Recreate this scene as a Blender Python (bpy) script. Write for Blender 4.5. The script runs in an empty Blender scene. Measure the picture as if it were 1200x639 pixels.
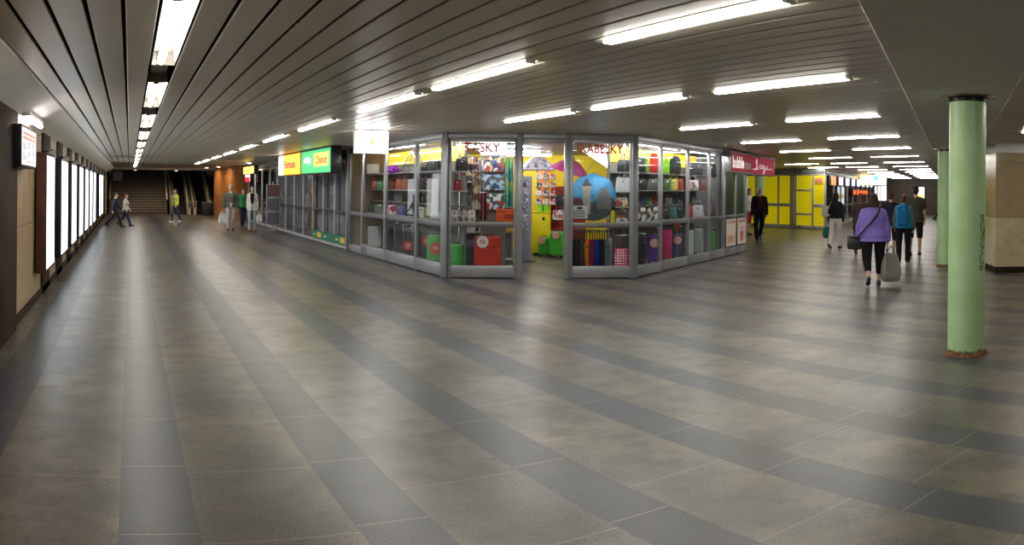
import bpy, bmesh, math, random
from mathutils import Vector, Matrix
random.seed(7)
PI = math.pi
scene = bpy.context.scene
COL = scene.collection
# ------------------------------------------------------------------ measured place
EYE = 1.70                     # camera height
FPX, HOR, X0, ROLL = 885.0, 221.5, 152.0, -0.009
def ray(x, y):
    a = (x-600)/FPX; e = (HOR-y)/FPX
    d = (math.cos(e)*math.sin(a), math.cos(e)*math.cos(a), math.sin(e))
    C, S = math.cos(ROLL), math.sin(ROLL)
    X = d[0]*C+d[2]*S; Z = -d[0]*S+d[2]*C
    b = (600-X0)/FPX
    return (X*math.cos(b)+d[1]*math.sin(b), d[1]*math.cos(b)-X*math.sin(b), Z)
def ground(x, y, z=0.0):       # where a point seen in the photograph stands on a level
    d = ray(x, y); t = (z-EYE)/d[2]
    return (d[0]*t, d[1]*t)
def az(x): return (x-X0)/FPX
def hz(x, y, dist):            # height of a point at a known distance
    d = ray(x, y)
    return EYE+dist*d[2]/math.hypot(d[0], d[1])
U = Vector((.887, .4617, 0)); N = Vector((-.4617, .887, 0)); AZU = math.atan2(.887, .4617)
def un(s, n, z=0): return Vector((s*U.x+n*N.x, s*U.y+n*N.y, z))
CEIL = 2.76
# ------------------------------------------------------------------ materials
MATS = {}
def lin(c):
    return tuple(((v/255)/12.92 if v/255 <= .04045 else (((v/255)+.055)/1.055)**2.4) for v in c)
def mat(name, rgb=None, rough=.5, metal=0., emit=None, es=0., noise=0., nscale=8., srgb=None, spec=.5, coat=0., bump=0.):
    if name in MATS: return MATS[name]
    m = bpy.data.materials.new(name); m.use_nodes = True
    nt = m.node_tree; b = nt.nodes['Principled BSDF']
    if srgb: rgb = lin(srgb)
    b.inputs['Base Color'].default_value = (*rgb, 1); b.inputs['Roughness'].default_value = rough
    b.inputs['Metallic'].default_value = metal; b.inputs['Specular IOR Level'].default_value = spec
    b.inputs['Coat Weight'].default_value = coat
    if emit:
        b.inputs['Emission Color'].default_value = (*emit, 1); b.inputs['Emission Strength'].default_value = es
    if noise or bump:
        tc = nt.nodes.new('ShaderNodeTexCoord'); n = nt.nodes.new('ShaderNodeTexNoise')
        n.inputs['Scale'].default_value = nscale; n.inputs['Detail'].default_value = 6
        nt.links.new(tc.outputs['Object'], n.inputs['Vector'])
        if noise:
            r = nt.nodes.new('ShaderNodeValToRGB')
            r.color_ramp.elements[0].position = .3; r.color_ramp.elements[1].position = .7
            r.color_ramp.elements[0].color = (*[v*(1-noise) for v in rgb], 1)
            r.color_ramp.elements[1].color = (*[min(1, v*(1+noise)) for v in rgb], 1)
            nt.links.new(n.outputs['Fac'], r.inputs['Fac']); nt.links.new(r.outputs['Color'], b.inputs['Base Color'])
        if bump:
            bp = nt.nodes.new('ShaderNodeBump'); bp.inputs['Strength'].default_value = bump; bp.inputs['Distance'].default_value = .01
            nt.links.new(n.outputs['Fac'], bp.inputs['Height']); nt.links.new(bp.outputs['Normal'], b.inputs['Normal'])
    if emit: m.cycles.emission_sampling = 'NONE'
    MATS[name] = m
    return m
def cloth(srgb):   return mat('cloth_%d_%d_%d' % srgb, srgb=srgb, rough=.85, noise=.10, nscale=30, spec=.2, bump=.12)
def leather(srgb): return mat('leather_%d_%d_%d' % srgb, srgb=srgb, rough=.42, noise=.12, nscale=40, bump=.15)
def plastic(srgb): return mat('plastic_%d_%d_%d' % srgb, srgb=srgb, rough=.28, noise=.05, nscale=12)
def glow(name, rgb, s):
    m = mat(name, rgb=tuple(.75*v/max(rgb) for v in rgb), emit=rgb, es=s, rough=.4); m.cycles.emission_sampling = 'FRONT' if s >= 1.9 else 'NONE'
    return m
def printed(name, cols, scale=14., rough=.6):
    """all-over print: patches of several colours"""
    if name in MATS: return MATS[name]
    m = bpy.data.materials.new(name); m.use_nodes = True; nt = m.node_tree; b = nt.nodes['Principled BSDF']
    tc = nt.nodes.new('ShaderNodeTexCoord'); v = nt.nodes.new('ShaderNodeTexVoronoi'); v.inputs['Scale'].default_value = scale
    nz = nt.nodes.new('ShaderNodeTexNoise'); nz.inputs['Scale'].default_value = scale*.8
    mx = nt.nodes.new('ShaderNodeMix'); mx.data_type = 'RGBA'; mx.inputs[0].default_value = .12
    nt.links.new(tc.outputs['Object'], nz.inputs['Vector'])
    nt.links.new(tc.outputs['Object'], mx.inputs[6]); nt.links.new(nz.outputs['Color'], mx.inputs[7])
    nt.links.new(mx.outputs[2], v.inputs['Vector'])
    sp = nt.nodes.new('ShaderNodeSeparateColor'); nt.links.new(v.outputs['Color'], sp.inputs[0])
    r = nt.nodes.new('ShaderNodeValToRGB'); r.color_ramp.interpolation = 'CONSTANT'
    el = r.color_ramp.elements
    while len(el) < len(cols): el.new(.5)
    for i, c in enumerate(cols):
        el[i].position = i/len(cols); el[i].color = (*lin(c), 1)
    nt.links.new(sp.outputs[0], r.inputs['Fac']); nt.links.new(r.outputs['Color'], b.inputs['Base Color'])
    b.inputs['Roughness'].default_value = rough
    MATS[name] = m
    return m
def glassy(name, tint=(.93, .95, .95), ior=1.35, rough=.02):
    if name in MATS: return MATS[name]
    m = bpy.data.materials.new(name); m.use_nodes = True; nt = m.node_tree; nt.nodes.clear()
    o = nt.nodes.new('ShaderNodeOutputMaterial'); mx = nt.nodes.new('ShaderNodeMixShader')
    f = nt.nodes.new('ShaderNodeFresnel'); f.inputs['IOR'].default_value = ior
    t = nt.nodes.new('ShaderNodeBsdfTransparent'); t.inputs[0].default_value = (*tint, 1)
    g = nt.nodes.new('ShaderNodeBsdfGlossy'); g.inputs['Roughness'].default_value = rough
    gm = nt.nodes.new('ShaderNodeNewGeometry'); sb = nt.nodes.new('ShaderNodeMath'); sb.operation = 'SUBTRACT'; sb.inputs[0].default_value = 1.
    ml = nt.nodes.new('ShaderNodeMath'); ml.operation = 'MULTIPLY'; nt.links.new(gm.outputs['Backfacing'], sb.inputs[1])
    nt.links.new(f.outputs[0], ml.inputs[0]); nt.links.new(sb.outputs[0], ml.inputs[1])
    nt.links.new(ml.outputs[0], mx.inputs[0]); nt.links.new(t.outputs[0], mx.inputs[1]); nt.links.new(g.outputs[0], mx.inputs[2])
    nt.links.new(mx.outputs[0], o.inputs[0])
    MATS[name] = m
    return m
class NT:                       # small node-graph helper
    def __init__(s, name):
        s.m = bpy.data.materials.new(name); s.m.use_nodes = True; s.t = s.m.node_tree; s.b = s.t.nodes['Principled BSDF']
        MATS[name] = s.m
    def put(s, sock, v):
        if isinstance(v, (int, float)): sock.default_value = v
        elif isinstance(v, tuple): sock.default_value = v
        else: s.t.links.new(v, sock)
    def math(s, op, a, b=0., c=None):
        n = s.t.nodes.new('ShaderNodeMath'); n.operation = op
        s.put(n.inputs[0], a); s.put(n.inputs[1], b)
        if c is not None: s.put(n.inputs[2], c)
        return n.outputs[0]
    def mix(s, f, a, b):
        n = s.t.nodes.new('ShaderNodeMix'); n.data_type = 'RGBA'
        s.put(n.inputs[0], f); s.put(n.inputs[6], a); s.put(n.inputs[7], b)
        return n.outputs[2]
    def noise(s, vec, scale, detail=5., rough=.6):
        n = s.t.nodes.new('ShaderNodeTexNoise'); s.put(n.inputs['Vector'], vec)
        n.inputs['Scale'].default_value = scale; n.inputs['Detail'].default_value = detail; n.inputs['Roughness'].default_value = rough
        return n.outputs['Fac']
    def rnd(s, a, b):
        c = s.t.nodes.new('ShaderNodeCombineXYZ'); s.put(c.inputs[0], a); s.put(c.inputs[1], b)
        w = s.t.nodes.new('ShaderNodeTexWhiteNoise'); s.t.links.new(c.outputs[0], w.inputs['Vector'])
        return w.outputs['Value']
    def rng(s, v, a, b, c, d):
        n = s.t.nodes.new('ShaderNodeMapRange'); s.put(n.inputs[0], v)
        for i, x in enumerate((a, b, c, d)): n.inputs[i+1].default_value = x
        return n.outputs[0]
    def coords(s):
        tc = s.t.nodes.new('ShaderNodeTexCoord'); sp = s.t.nodes.new('ShaderNodeSeparateXYZ')
        s.t.links.new(tc.outputs['Object'], sp.inputs[0])
        return tc.outputs['Object'], sp.outputs[0], sp.outputs[1], sp.outputs[2]
    def bump(s, h, st, dist):
        n = s.t.nodes.new('ShaderNodeBump'); n.inputs['Strength'].default_value = st; n.inputs['Distance'].default_value = dist
        s.put(n.inputs['Height'], h); s.t.links.new(n.outputs[0], s.b.inputs['Normal'])

def floor_material():
    g = NT('stone_paving'); P, X, Y, Z = g.coords()
    per, wid, off = 1.093, .37, -.037
    q = g.math('DIVIDE', g.math('SUBTRACT', X, off), per)
    idx = g.math('FLOOR', q); fr = g.math('MULTIPLY', g.math('SUBTRACT', q, idx), per)
    dark = g.math('LESS_THAN', fr, wid)
    band = g.math('ADD', g.math('MULTIPLY', idx, 2.), dark)
    sh = g.rnd(band, 3.3)
    yy = g.math('DIVIDE', g.math('ADD', Y, g.math('MULTIPLY', sh, .95)), .95)
    yi = g.math('FLOOR', yy); yf = g.math('MULTIPLY', g.math('SUBTRACT', yy, yi), .95)
    tone = g.rnd(band, yi)
    # joints
    jy = g.math('LESS_THAN', g.math('ABSOLUTE', g.math('SUBTRACT', yf, .475)), .469)       # 1 inside
    e1 = g.math('ABSOLUTE', fr); e2 = g.math('ABSOLUTE', g.math('SUBTRACT', fr, wid))
    jx = g.math('GREATER_THAN', g.math('MINIMUM', e1, e2), .004)
    n1 = g.noise(P, 1.1, 5); n2 = g.noise(P, 60., 3); n3 = g.noise(P, 3.2, 8, .7); n4 = g.noise(P, 120., 3)
    light = g.mix(g.rng(n1, .36, .64, 0, 1), (*lin((76, 73, 68)), 1), (*lin((126, 118, 99)), 1))
    light = g.mix(g.rng(n3, .46, .60, 0, .85), light, (*lin((66, 60, 50)), 1))
    light = g.mix(g.rng(tone, 0, 1, 0, .5), light, (*lin((84, 84, 83)), 1))
    dk = g.mix(g.rng(n4, .4, .6, 0, 1), (*lin((24, 26, 32)), 1), (*lin((84, 87, 93)), 1))
    dk = g.mix(g.rng(tone, 0, 1, 0, .4), dk, (*lin((56, 57, 60)), 1))
    light = g.mix(g.rng(n4, .42, .60, 0, .45), light, (*lin((62, 56, 48)), 1))
    light = g.mix(g.rng(n2, .46, .62, 0, .25), light, (*lin((150, 140, 120)), 1))
    c = g.mix(dark, light, dk)
    st = g.rng(g.noise(P, .5, 6, .6), .53, .63, 0, .62)
    c = g.mix(st, c, (*lin((56, 51, 44)), 1))
    c = g.mix(g.math('MULTIPLY', g.math('SUBTRACT', 1., jy), .40), c, (*lin((150, 146, 136)), 1))
    c = g.mix(g.math('MULTIPLY', g.math('SUBTRACT', 1., jx), .6), c, (*lin((64, 58, 50)), 1))
    g.put(g.b.inputs['Base Color'], c)
    r = g.math('ADD', g.rng(n3, .3, .8, .285, .37), g.math('MULTIPLY', dark, .02))
    g.put(g.b.inputs['Roughness'], r)
    g.b.inputs['Specular IOR Level'].default_value = .5
    return g.m
def marble_material(name, a, b, v, rough=.28, scale=1.6, panel=0., axis='Y', split=False):
    g = NT(name); P, X, Y, Z = g.coords()
    n = g.noise(P, scale, 9, .65); n2 = g.noise(P, scale*6, 6, .6)
    c = g.mix(g.rng(n, .35, .65, 0, 1), (*lin(a), 1), (*lin(b), 1))
    c = g.mix(g.rng(n2, .5, .7, 0, .5), c, (*lin(v), 1))
    if panel:
        A = {'X': X, 'Y': Y}[axis]
        f = g.math('ABSOLUTE', g.math('SUBTRACT', g.math('FRACT', g.math('DIVIDE', A, panel)), .5))
        k = g.math('GREATER_THAN', f, .5-.006/panel)
        f2 = g.math('ABSOLUTE', g.math('SUBTRACT', g.math('FRACT', g.math('DIVIDE', Z, 1.18)), .5))
        k = g.math('MAXIMUM', k, g.math('GREATER_THAN', f2, .496))
        t = g.rnd(g.math('FLOOR', g.math('DIVIDE', A, panel)), g.math('FLOOR', g.math('DIVIDE', Z, 1.18)))
        c = g.mix(g.rng(t, 0, 1, 0, .35), c, (*lin(b), 1))
        c = g.mix(k, c, (*lin((60, 50, 38)), 1))
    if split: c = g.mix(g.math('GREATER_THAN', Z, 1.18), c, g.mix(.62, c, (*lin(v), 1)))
    g.put(g.b.inputs['Base Color'], c); g.b.inputs['Roughness'].default_value = rough
    return g.m
FLOOR = floor_material()
TAN = marble_material('tan_travertine', (150, 126, 92), (178, 154, 116), (120, 96, 66), .5, 1.4, .92)
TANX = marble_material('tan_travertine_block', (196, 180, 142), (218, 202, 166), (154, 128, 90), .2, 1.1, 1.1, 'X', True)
BROWN = marble_material('dark_brown_marble', (44, 34, 24), (62, 48, 32), (28, 20, 15), .7, 2.2); BROWN.node_tree.nodes['Principled BSDF'].inputs['Specular IOR Level'].default_value = .12
ORANGE = marble_material('orange_travertine', (168, 108, 58), (196, 134, 76), (120, 70, 36), .2, .9, 1.3)
DKSTONE = marble_material('dim_brown_stone', (84, 72, 56), (104, 90, 70), (62, 52, 40), .35, 1.2, 1.2, 'X')
STEEL = mat('brushed_steel', srgb=(156, 158, 161), rough=.36, metal=.6, noise=.08, nscale=3)
STEELD = mat('dark_rail_steel', srgb=(120, 120, 122), rough=.4, metal=.7)
FRAMEG = mat('grey_window_frame', srgb=(186, 187, 188), rough=.4, metal=.25)
CHROME = mat('chrome', srgb=(205, 205, 208), rough=.15, metal=1.)
SLAT = mat('ceiling_slat_enamel', srgb=(212, 205, 188), rough=.36, metal=.15, noise=.06, nscale=.9)
SOFFIT = mat('painted_soffit', srgb=(246, 245, 238), rough=.75, noise=.04, nscale=3)
VOID = mat('ceiling_void_black', rgb=(.006, .006, .006), rough=.9)
BLACK = mat('black_plastic', rgb=(.012, .012, .013), rough=.4)
RUBBER = mat('rubber', rgb=(.02, .02, .02), rough=.8)
GLASS = glassy('shop_glass')
CLEARV = glassy('clear_vinyl', (.9, .92, .93), 1.5, .08)
WHITE = mat('white_enamel', srgb=(225, 225, 222), rough=.45)
REFL = mat('lamp_reflector', srgb=(150, 146, 136), rough=.35, metal=.4)
TUBE = glow('fluorescent_tube', (1., .96, .88), 22.)
TUBEC = glow('cool_fluorescent_tube', (.94, .97, 1.), 48.)
PANELW = glow('lit_white_acrylic', (.90, .95, 1.), 2.0)
LENS = glow('lit_lamp_lens', (1., .96, .87), 33.)
SIGNW = glow('lit_white_sign', (1., .98, .96), 2.2)
SKIN = mat('skin', srgb=(206, 158, 130), rough=.5, noise=.06, nscale=18)
SKIN2 = mat('skin_pale', srgb=(222, 178, 152), rough=.5, noise=.06, nscale=18)
LIP = mat('lip', srgb=(168, 92, 86), rough=.45)
EYEW = mat('eye_white', srgb=(232, 230, 225), rough=.25)
IRIS = mat('iris', srgb=(60, 46, 36), rough=.2)
# ------------------------------------------------------------------ mesh helpers
class B:
    def __init__(s): s.bm = bmesh.new()
    def face(s, vs, m=0):
        try:
            f = s.bm.faces.new(vs); f.material_index = m; return f
        except ValueError: return None
    def box(s, x0, x1, y0, y1, z0, z1, m=0, bev=0., M=None, seg=2):
        v = [s.bm.verts.new((x, y, z)) for x in (x0, x1) for y in (y0, y1) for z in (z0, z1)]
        fs = [s.face([v[i] for i in q], m) for q in ((0, 1, 3, 2), (4, 6, 7, 5), (0, 4, 5, 1), (2, 3, 7, 6), (0, 2, 6, 4), (1, 5, 7, 3))]
        if bev:
            es = list({e for f in fs for e in f.edges})
            r = bmesh.ops.bevel(s.bm, geom=es, offset=bev, segments=seg, profile=.5, affect='EDGES')
            for f in r['faces']: f.material_index = m
            v = list({q for f in r['faces'] for q in f.verts} | {q for q in v if q.is_valid})
        if M is not None: bmesh.ops.transform(s.bm, matrix=M, verts=[q for q in v if q.is_valid])
        return v
    def tube(s, pts, r, n=6, m=0, cap=True, closed=False):
        pts = [Vector(p) for p in pts]; L = len(pts); rings = []
        rr = r if isinstance(r, (list, tuple)) else [r]*L
        prev = None
        for i, p in enumerate(pts):
            a = pts[(i-1) % L] if (i > 0 or closed) else p
            b = pts[(i+1) % L] if (i < L-1 or closed) else p
            t = (b-a)
            t = t.normalized() if t.length > 1e-9 else Vector((0, 0, 1))
            if prev is None:
                ref = Vector((0, 0, 1)) if abs(t.z) < .9 else Vector((1, 0, 0))
                x = t.cross(ref).normalized()
            else:
                x = (prev-t*prev.dot(t))
                x = x.normalized() if x.length > 1e-6 else t.orthogonal().normalized()
            prev = x; y = t.cross(x)
            rings.append([s.bm.verts.new(p+rr[i]*(math.cos(2*PI*k/n)*x+math.sin(2*PI*k/n)*y)) for k in range(n)])
        for i in range(L if closed else L-1):
            A, Bq = rings[i], rings[(i+1) % L]
            for k in range(n): s.face((A[k], A[(k+1) % n], Bq[(k+1) % n], Bq[k]), m)
        if cap and not closed:
            s.face(list(reversed(rings[0])), m); s.face(rings[-1], m)
    def loft(s, rings, m=0, cap=True):
        R = [[s.bm.verts.new(p) for p in r] for r in rings]; n = len(R[0])
        for i in range(len(R)-1):
            for k in range(n): s.face((R[i][k], R[i][(k+1) % n], R[i+1][(k+1) % n], R[i+1][k]), m)
        if cap:
            s.face(list(reversed(R[0])), m); s.face(R[-1], m)
    def lathe(s, prof, n=20, m=0, c=(0, 0, 0), cap=True):
        s.loft([[(c[0]+r*math.cos(2*PI*k/n), c[1]+r*math.sin(2*PI*k/n), c[2]+z) for k in range(n)] for r, z in prof], m, cap)
    def ell(s, c, r, n=14, k=9, m=0):
        prof = []
        s.loft([[(c[0]+r[0]*math.sin(PI*j/k)*math.cos(2*PI*i/n), c[1]+r[1]*math.sin(PI*j/k)*math.sin(2*PI*i/n), c[2]-r[2]*math.cos(PI*j/k)) for i in range(n)] for j in [.06]+list(range(1, k))+[k-.06]], m)
    def caps(s, p, q, r1, r2, n=10):
        """tapered limb with round ends"""
        p, q = Vector(p), Vector(q); d = (q-p); L = d.length; d = d/L if L > 1e-6 else Vector((0, 0, 1))
        ps, rs = [], []
        for t in (-.98, -.8, -.45): ps.append(p+d*r1*t); rs.append(r1*math.sqrt(1-t*t))
        ps.append(p); rs.append(r1); ps.append((p+q)/2); rs.append((r1+r2)/2); ps.append(q); rs.append(r2)
        for t in (.45, .8, .98): ps.append(q+d*r2*t); rs.append(r2*math.sqrt(1-t*t))
        s.tube(ps, rs, n)
    def prism(s, poly, z0, z1, m=0):
        s.loft([[(x, y, z0) for x, y in poly], [(x, y, z1) for x, y in poly]], m)
    def sheet(s, f, nu, nv, th, m=0):
        """a thin closed sheet from f(u,v)->point"""
        pts = [[Vector(f(i/nu, j/nv)) for j in range(nv+1)] for i in range(nu+1)]
        def nrm(i, j):
            a = pts[min(i+1, nu)][j]-pts[max(i-1, 0)][j]; b = pts[i][min(j+1, nv)]-pts[i][max(j-1, 0)]
            c = a.cross(b); return c.normalized() if c.length > 1e-12 else Vector((0, 0, 1))
        A = [[s.bm.verts.new(pts[i][j]+nrm(i, j)*th/2) for j in range(nv+1)] for i in range(nu+1)]
        C = [[s.bm.verts.new(pts[i][j]-nrm(i, j)*th/2) for j in range(nv+1)] for i in range(nu+1)]
        for i in range(nu):
            for j in range(nv):
                s.face((A[i][j], A[i+1][j], A[i+1][j+1], A[i][j+1]), m); s.face((C[i][j], C[i][j+1], C[i+1][j+1], C[i+1][j]), m)
        for i in range(nu):
            s.face((A[i][0], C[i][0], C[i+1][0], A[i+1][0]), m); s.face((A[i+1][nv], C[i+1][nv], C[i][nv], A[i][nv]), m)
        for j in range(nv):
            s.face((A[0][j+1], C[0][j+1], C[0][j], A[0][j]), m); s.face((A[nu][j], C[nu][j], C[nu][j+1], A[nu][j+1]), m)
def build(name, b, mats, parent=None, loc=(0, 0, 0), rz=0., smooth=.6):
    bmesh.ops.recalc_face_normals(b.bm, faces=b.bm.faces[:])
    me = bpy.data.meshes.new(name); b.bm.to_mesh(me); b.bm.free()
    for m in (mats if isinstance(mats, (list, tuple)) else [mats]): me.materials.append(m)
    if smooth:
        me.polygons.foreach_set('use_smooth', [True]*len(me.polygons)); me.set_sharp_from_angle(angle=smooth)
    o = bpy.data.objects.new(name, me); COL.objects.link(o)
    o.location = loc; o.rotation_euler = (0, 0, rz)
    if parent: o.parent = parent
    return o
LABELS = {}
def tag(o, label, cat, group=None):
    o['label'] = label; o['category'] = cat
    if group: o['group'] = group
    if label in LABELS: print('DUPLICATE LABEL', label)
    LABELS[label] = o.name
    return o
def thing(name, label, cat, loc=(0, 0, 0), rz=0., group=None):
    o = bpy.data.objects.new(name, None); COL.objects.link(o); o.empty_display_size = .1
    o.location = loc; o.rotation_euler = (0, 0, rz)
    return tag(o, label, cat, group)
def struct(o, label=None):
    o['kind'] = 'structure'
    if label: o['label'] = label
    return o
def sempty(name, loc, rz, label=None):
    o = bpy.data.objects.new(name, None); COL.objects.link(o); o.location = loc; o.rotation_euler = (0, 0, rz)
    return struct(o, label)
def text(name, body, size, m, parent, M, ext=.004, width=None, align='CENTER', shear=0., bold=.018):
    c = bpy.data.curves.new(name, 'FONT'); c.body = body; c.size = size; c.extrude = ext; c.align_x = align; c.align_y = 'CENTER'; c.shear = shear; c.offset = bold*size
    t = bpy.data.objects.new(name+'_curve', c); COL.objects.link(t)
    bpy.context.view_layer.update()
    me = bpy.data.meshes.new_from_object(t.evaluated_get(bpy.context.evaluated_depsgraph_get()))
    bpy.data.objects.remove(t); bpy.data.curves.remove(c)
    if width:
        xs = [v.co.x for v in me.vertices]; k = width/(max(xs)-min(xs))
        for v in me.vertices: v.co.x *= k
    me.transform(M); me.materials.clear(); me.materials.append(m); me.name = name
    o = bpy.data.objects.new(name, me); COL.objects.link(o); o.parent = parent
    return o
FRONT = Matrix.Rotation(PI/2, 4, 'X')          # text standing up, facing -Y
# ================================================================== SETTING
b = B(); b.box(-1.6, 64, -5, 56, -.12, 0); struct(build('floor', b, FLOOR, smooth=0), 'polished stone floor of light slabs and dark bands')
# slatted ceiling --------------------------------------------------
ROWS = [.28, 3.13, 5.65, 8.65, 12.0, 15.3, 18.9, 22.7, 26.3, 29.9, 33.5, 37.1, 40.7, 44.3, 47.9]
HALF = .107
b = B(); edges = []
x = -.92
segs = [(-.92, ROWS[0]-HALF)]+[(ROWS[i]+HALF, ROWS[i+1]-HALF) for i in range(len(ROWS)-1)]+[(ROWS[-1]+HALF, 62)]
for a, c in segs:
    n = max(1, round((c-a)/.214)); w = (c-a)/n
    for i in range(n):
        p, q = a+i*w+.013, a+(i+1)*w-.013
        y0, y1 = -5, (44.4 if q < 6.5 else 50)
        pr = [(p, .016), (p, .004), (p+.006, 0), (q-.006, 0), (q, .004), (q, .016)]
        b.loft([[(u, y0, CEIL+v) for u, v in pr], [(u, y1, CEIL+v) for u, v in pr]])
b.box(-1.5, 63, -5, 52, CEIL+.16, CEIL+.2, 1)
ceiling = struct(build('ceiling', b, [SLAT, VOID], smooth=.3), 'ceiling of long grey enamelled metal slats with dark gaps')
LAMPED = {}
def ceiling_light(X, Y, L, label, group, tube=TUBE, two=False):
    t = thing('ceiling_light', label, 'ceiling light', (X, Y, CEIL), 0, group)
    h = L/2+.09; W = .056 if two else HALF-.008
    q = B(); T = .006
    q.loft([[(u, y, v) for u, v in ((-W, 0), (-W*.82, .115), (W*.82, .115), (W, 0), (W+T, 0), (W*.82+T, .12), (-W*.82-T, .12), (-W-T, 0))] for y in (-h, h)])
    for y in (-h, h): q.box(-W, W, y-.004, y+.004, 0, .118)
    build('reflector_housing', q, REFL, t, smooth=.3)
    if two:
        for s in (-1, 1):
            q = B(); a, c = sorted((s*(W+.008), s*(HALF-.011))); q.box(a, c, -h, h, 0, .03); build('side_plate', q, SLAT, t, smooth=0)
    if two:                        # diffuser lens, dropped below the slats to brighten them
        q = B(); w2 = .042; dp = .022 if X < 16 else .012
        q.loft([[(u, y, v) for u, v in ((-w2, .012), (-w2*.8, -dp), (w2*.8, -dp), (w2, .012))] for y in (-L/2, L/2)]); build('diffuser_lens', q, LENS, t, smooth=0)
        for y in (-1, 1):
            q = B(); q.box(-w2, w2, y*(L/2+.02)-.02, y*(L/2+.02)+.02, -dp*.85, .02, 0, .004); build("end_cap", q, WHITE, t)
    else:
        zt = .022; q = B(); q.tube([(-.02, -L/2, zt), (-.02, L/2, zt)], .034, 8); build('tube', q, tube, t)
        for y in (-1, 1):
            q = B(); q.box(-.05, .01, y*(L/2+.035)-.03, y*(L/2+.035)+.03, zt-.03, .115, 0, .008); build('lamp_holder', q, BLACK, t)
    LAMPED.setdefault(X, []).append((Y-h, Y+h))
    return t
g = 'ceiling lights in the strip above the left corridor'
names = ['nearest and largest', 'second', 'third', 'fourth', 'fifth', 'sixth', 'seventh', 'eighth', 'ninth', 'tenth', 'eleventh']
for k in range(11):
    ceiling_light(.28, 5.35+3.55*k, 2.25, 'long fluorescent light in the left corridor strip, %s from the camera' % names[k], g)
ceiling_light(.28, 1.8, 2.25, 'long fluorescent light in the left corridor strip, overhead', g)
g = 'ceiling lights in the row before the bag shop'
for k, (Y, L) in enumerate([(3.47, 1.62), (6.35, 1.95), (8.9, 2.1), (12.5, 2.3), (16.2, 2.3), (20, 2.3), (23.6, 2.3), (27.2, 2.3), (30.8, 2.3), (34.4, 2.3)]):
    ceiling_light(3.13, Y, L, 'fluorescent light in the row running past the bag shop, %s one along' % ['first', 'second', 'third', 'fourth', 'fifth', 'sixth', 'seventh', 'eighth', 'ninth', 'tenth'][k], g, two=True)
ceiling_light(3.13, .45, 1.7, 'fluorescent light in the row running past the bag shop, added unseen overhead beside the beam', g, two=True)  # unseen lamp added to brighten the near floor and the beam
g = 'ceiling lights over the crossing in front of the bag shop'
for Y, L, s in ((.85, 1.62, 'added unseen just beyond the painted beam'), (4.9, 1.7, 'right beside the painted beam'), (7.15, 1.75, 'in front of the shop door, between two others'), (9.45, 1.85, 'closest to the shop corner')):  # the lamp beyond the beam is unseen, added to brighten it
    ceiling_light(5.65, Y, L, 'fluorescent light over the crossing, '+s, g, two=True)
ordn = ['first', 'second', 'third', 'fourth', 'fifth', 'sixth', 'seventh', 'eighth', 'ninth', 'tenth', 'eleventh', 'twelfth', 'thirteenth']
for i, X in enumerate(ROWS[3:]):
    for n_, nm, gg in ((1.75, 'beam side', 'ceiling lights along the beam side of the right corridor'), (3.85, 'shop side', 'ceiling lights along the shop side of the right corridor'), (-1.9, 'beyond the beam', 'ceiling lights beyond the painted beam')):
        if n_ < 0 and i > 7: continue
        Y = (n_+.4617*X)/.887
        ceiling_light(X, Y, 1.62, 'fluorescent light over the right corridor, %s, %s from here' % (nm, ordn[i]), gg, two=True)
for X, Y, s in ((22.7, 18.4, 'before the green pillar'), (26.3, 20.1, 'closest to the yellow glazing'), (18.9, 19.3, 'behind the drinks kiosk'), (22.7, 22.9, 'added beyond the green pillar'), (18.9, 23.4, 'added deep in the passage')):  # the farther pair is added to brighten the passage
    ceiling_light(X, Y, 1.62, 'fluorescent light over the side passage, '+s, 'ceiling lights over the side passage', two=True)
b = B()                         # slats that fill a lamp row between its lamps
for X in ROWS:
    y = -5; end = 44.4 if X < 6.5 else 50
    for a, c in sorted(LAMPED[X])+[(end, end)]:
        if a-y > .02:
            if X == .28: b.box(X-.08, X+.08, y, a, CEIL+.10, CEIL+.115)
            else: b.box(X-HALF+.011, X+HALF-.011, y, a, CEIL, CEIL+.03)
        y = max(y, c)
struct(build('ceiling_filler', b, SLAT, smooth=0))
bpy.data.objects['ceiling_filler'].name = 'trim_1'
# sloped cove on the left, painted beam on the right
b = B(); b.loft([[(-.92, y, 2.735), (-.92, y, 2.80), (-1.5, y, 2.80), (-1.5, y, 2.50), (-1.36, y, 2.50)] for y in (-5, 44.5)])
struct(build('trim_2', b, SOFFIT, smooth=0), 'sloping painted cove between slatted ceiling and left wall')
b = B(); b.loft([[tuple(un(s, n, z)) for n, z in ((-.57, 2.70), (.49, 2.70), (.50, 2.71), (.5, 2.82), (-.58, 2.82), (-.58, 2.71))] for s in (-6, 59)])
struct(build('trim_3', b, SOFFIT, smooth=0), 'wide smooth painted beam carried by the green columns')
b = B(); b.loft([[tuple(un(s, n, z)) for n, z in ((5.75, 2.62), (5.62, 2.62), (5.62, 2.755), (5.95, 2.755), (5.95, 2.62))] for s in (33.3, 58.9)])
struct(build('trim_4', b, SOFFIT, smooth=0))
# left wall ---------------------------------------------------------
b = B(); b.box(-1.6, -1.36, -5, 44.9, 0, 2.9); struct(build('wall_left', b, TAN, smooth=0), 'tan travertine wall behind the row of light boxes')
b = B(); b.box(-1.37, -1.335, -5, 44.9, 0, .11); struct(build('baseboard_left', b, BROWN, smooth=0))
k = 4
for y0, y1, d in [(7.0, 8.62, .07), (6.0, 6.9, .02)]:
    b = B(); b.box(-1.37, -1.36+d, y0, y1, 0, 2.6, 0, .006); k += 1; struct(build('trim_%d' % k, b, BROWN)); 
for i in range(13):
    y = 11.55+2.35*i
    b = B(); b.box(-1.37, -1.335, y, y+1.1, 0, 2.6, 0, .004); k += 1; struct(build('trim_%d' % k, b, BROWN))
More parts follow.
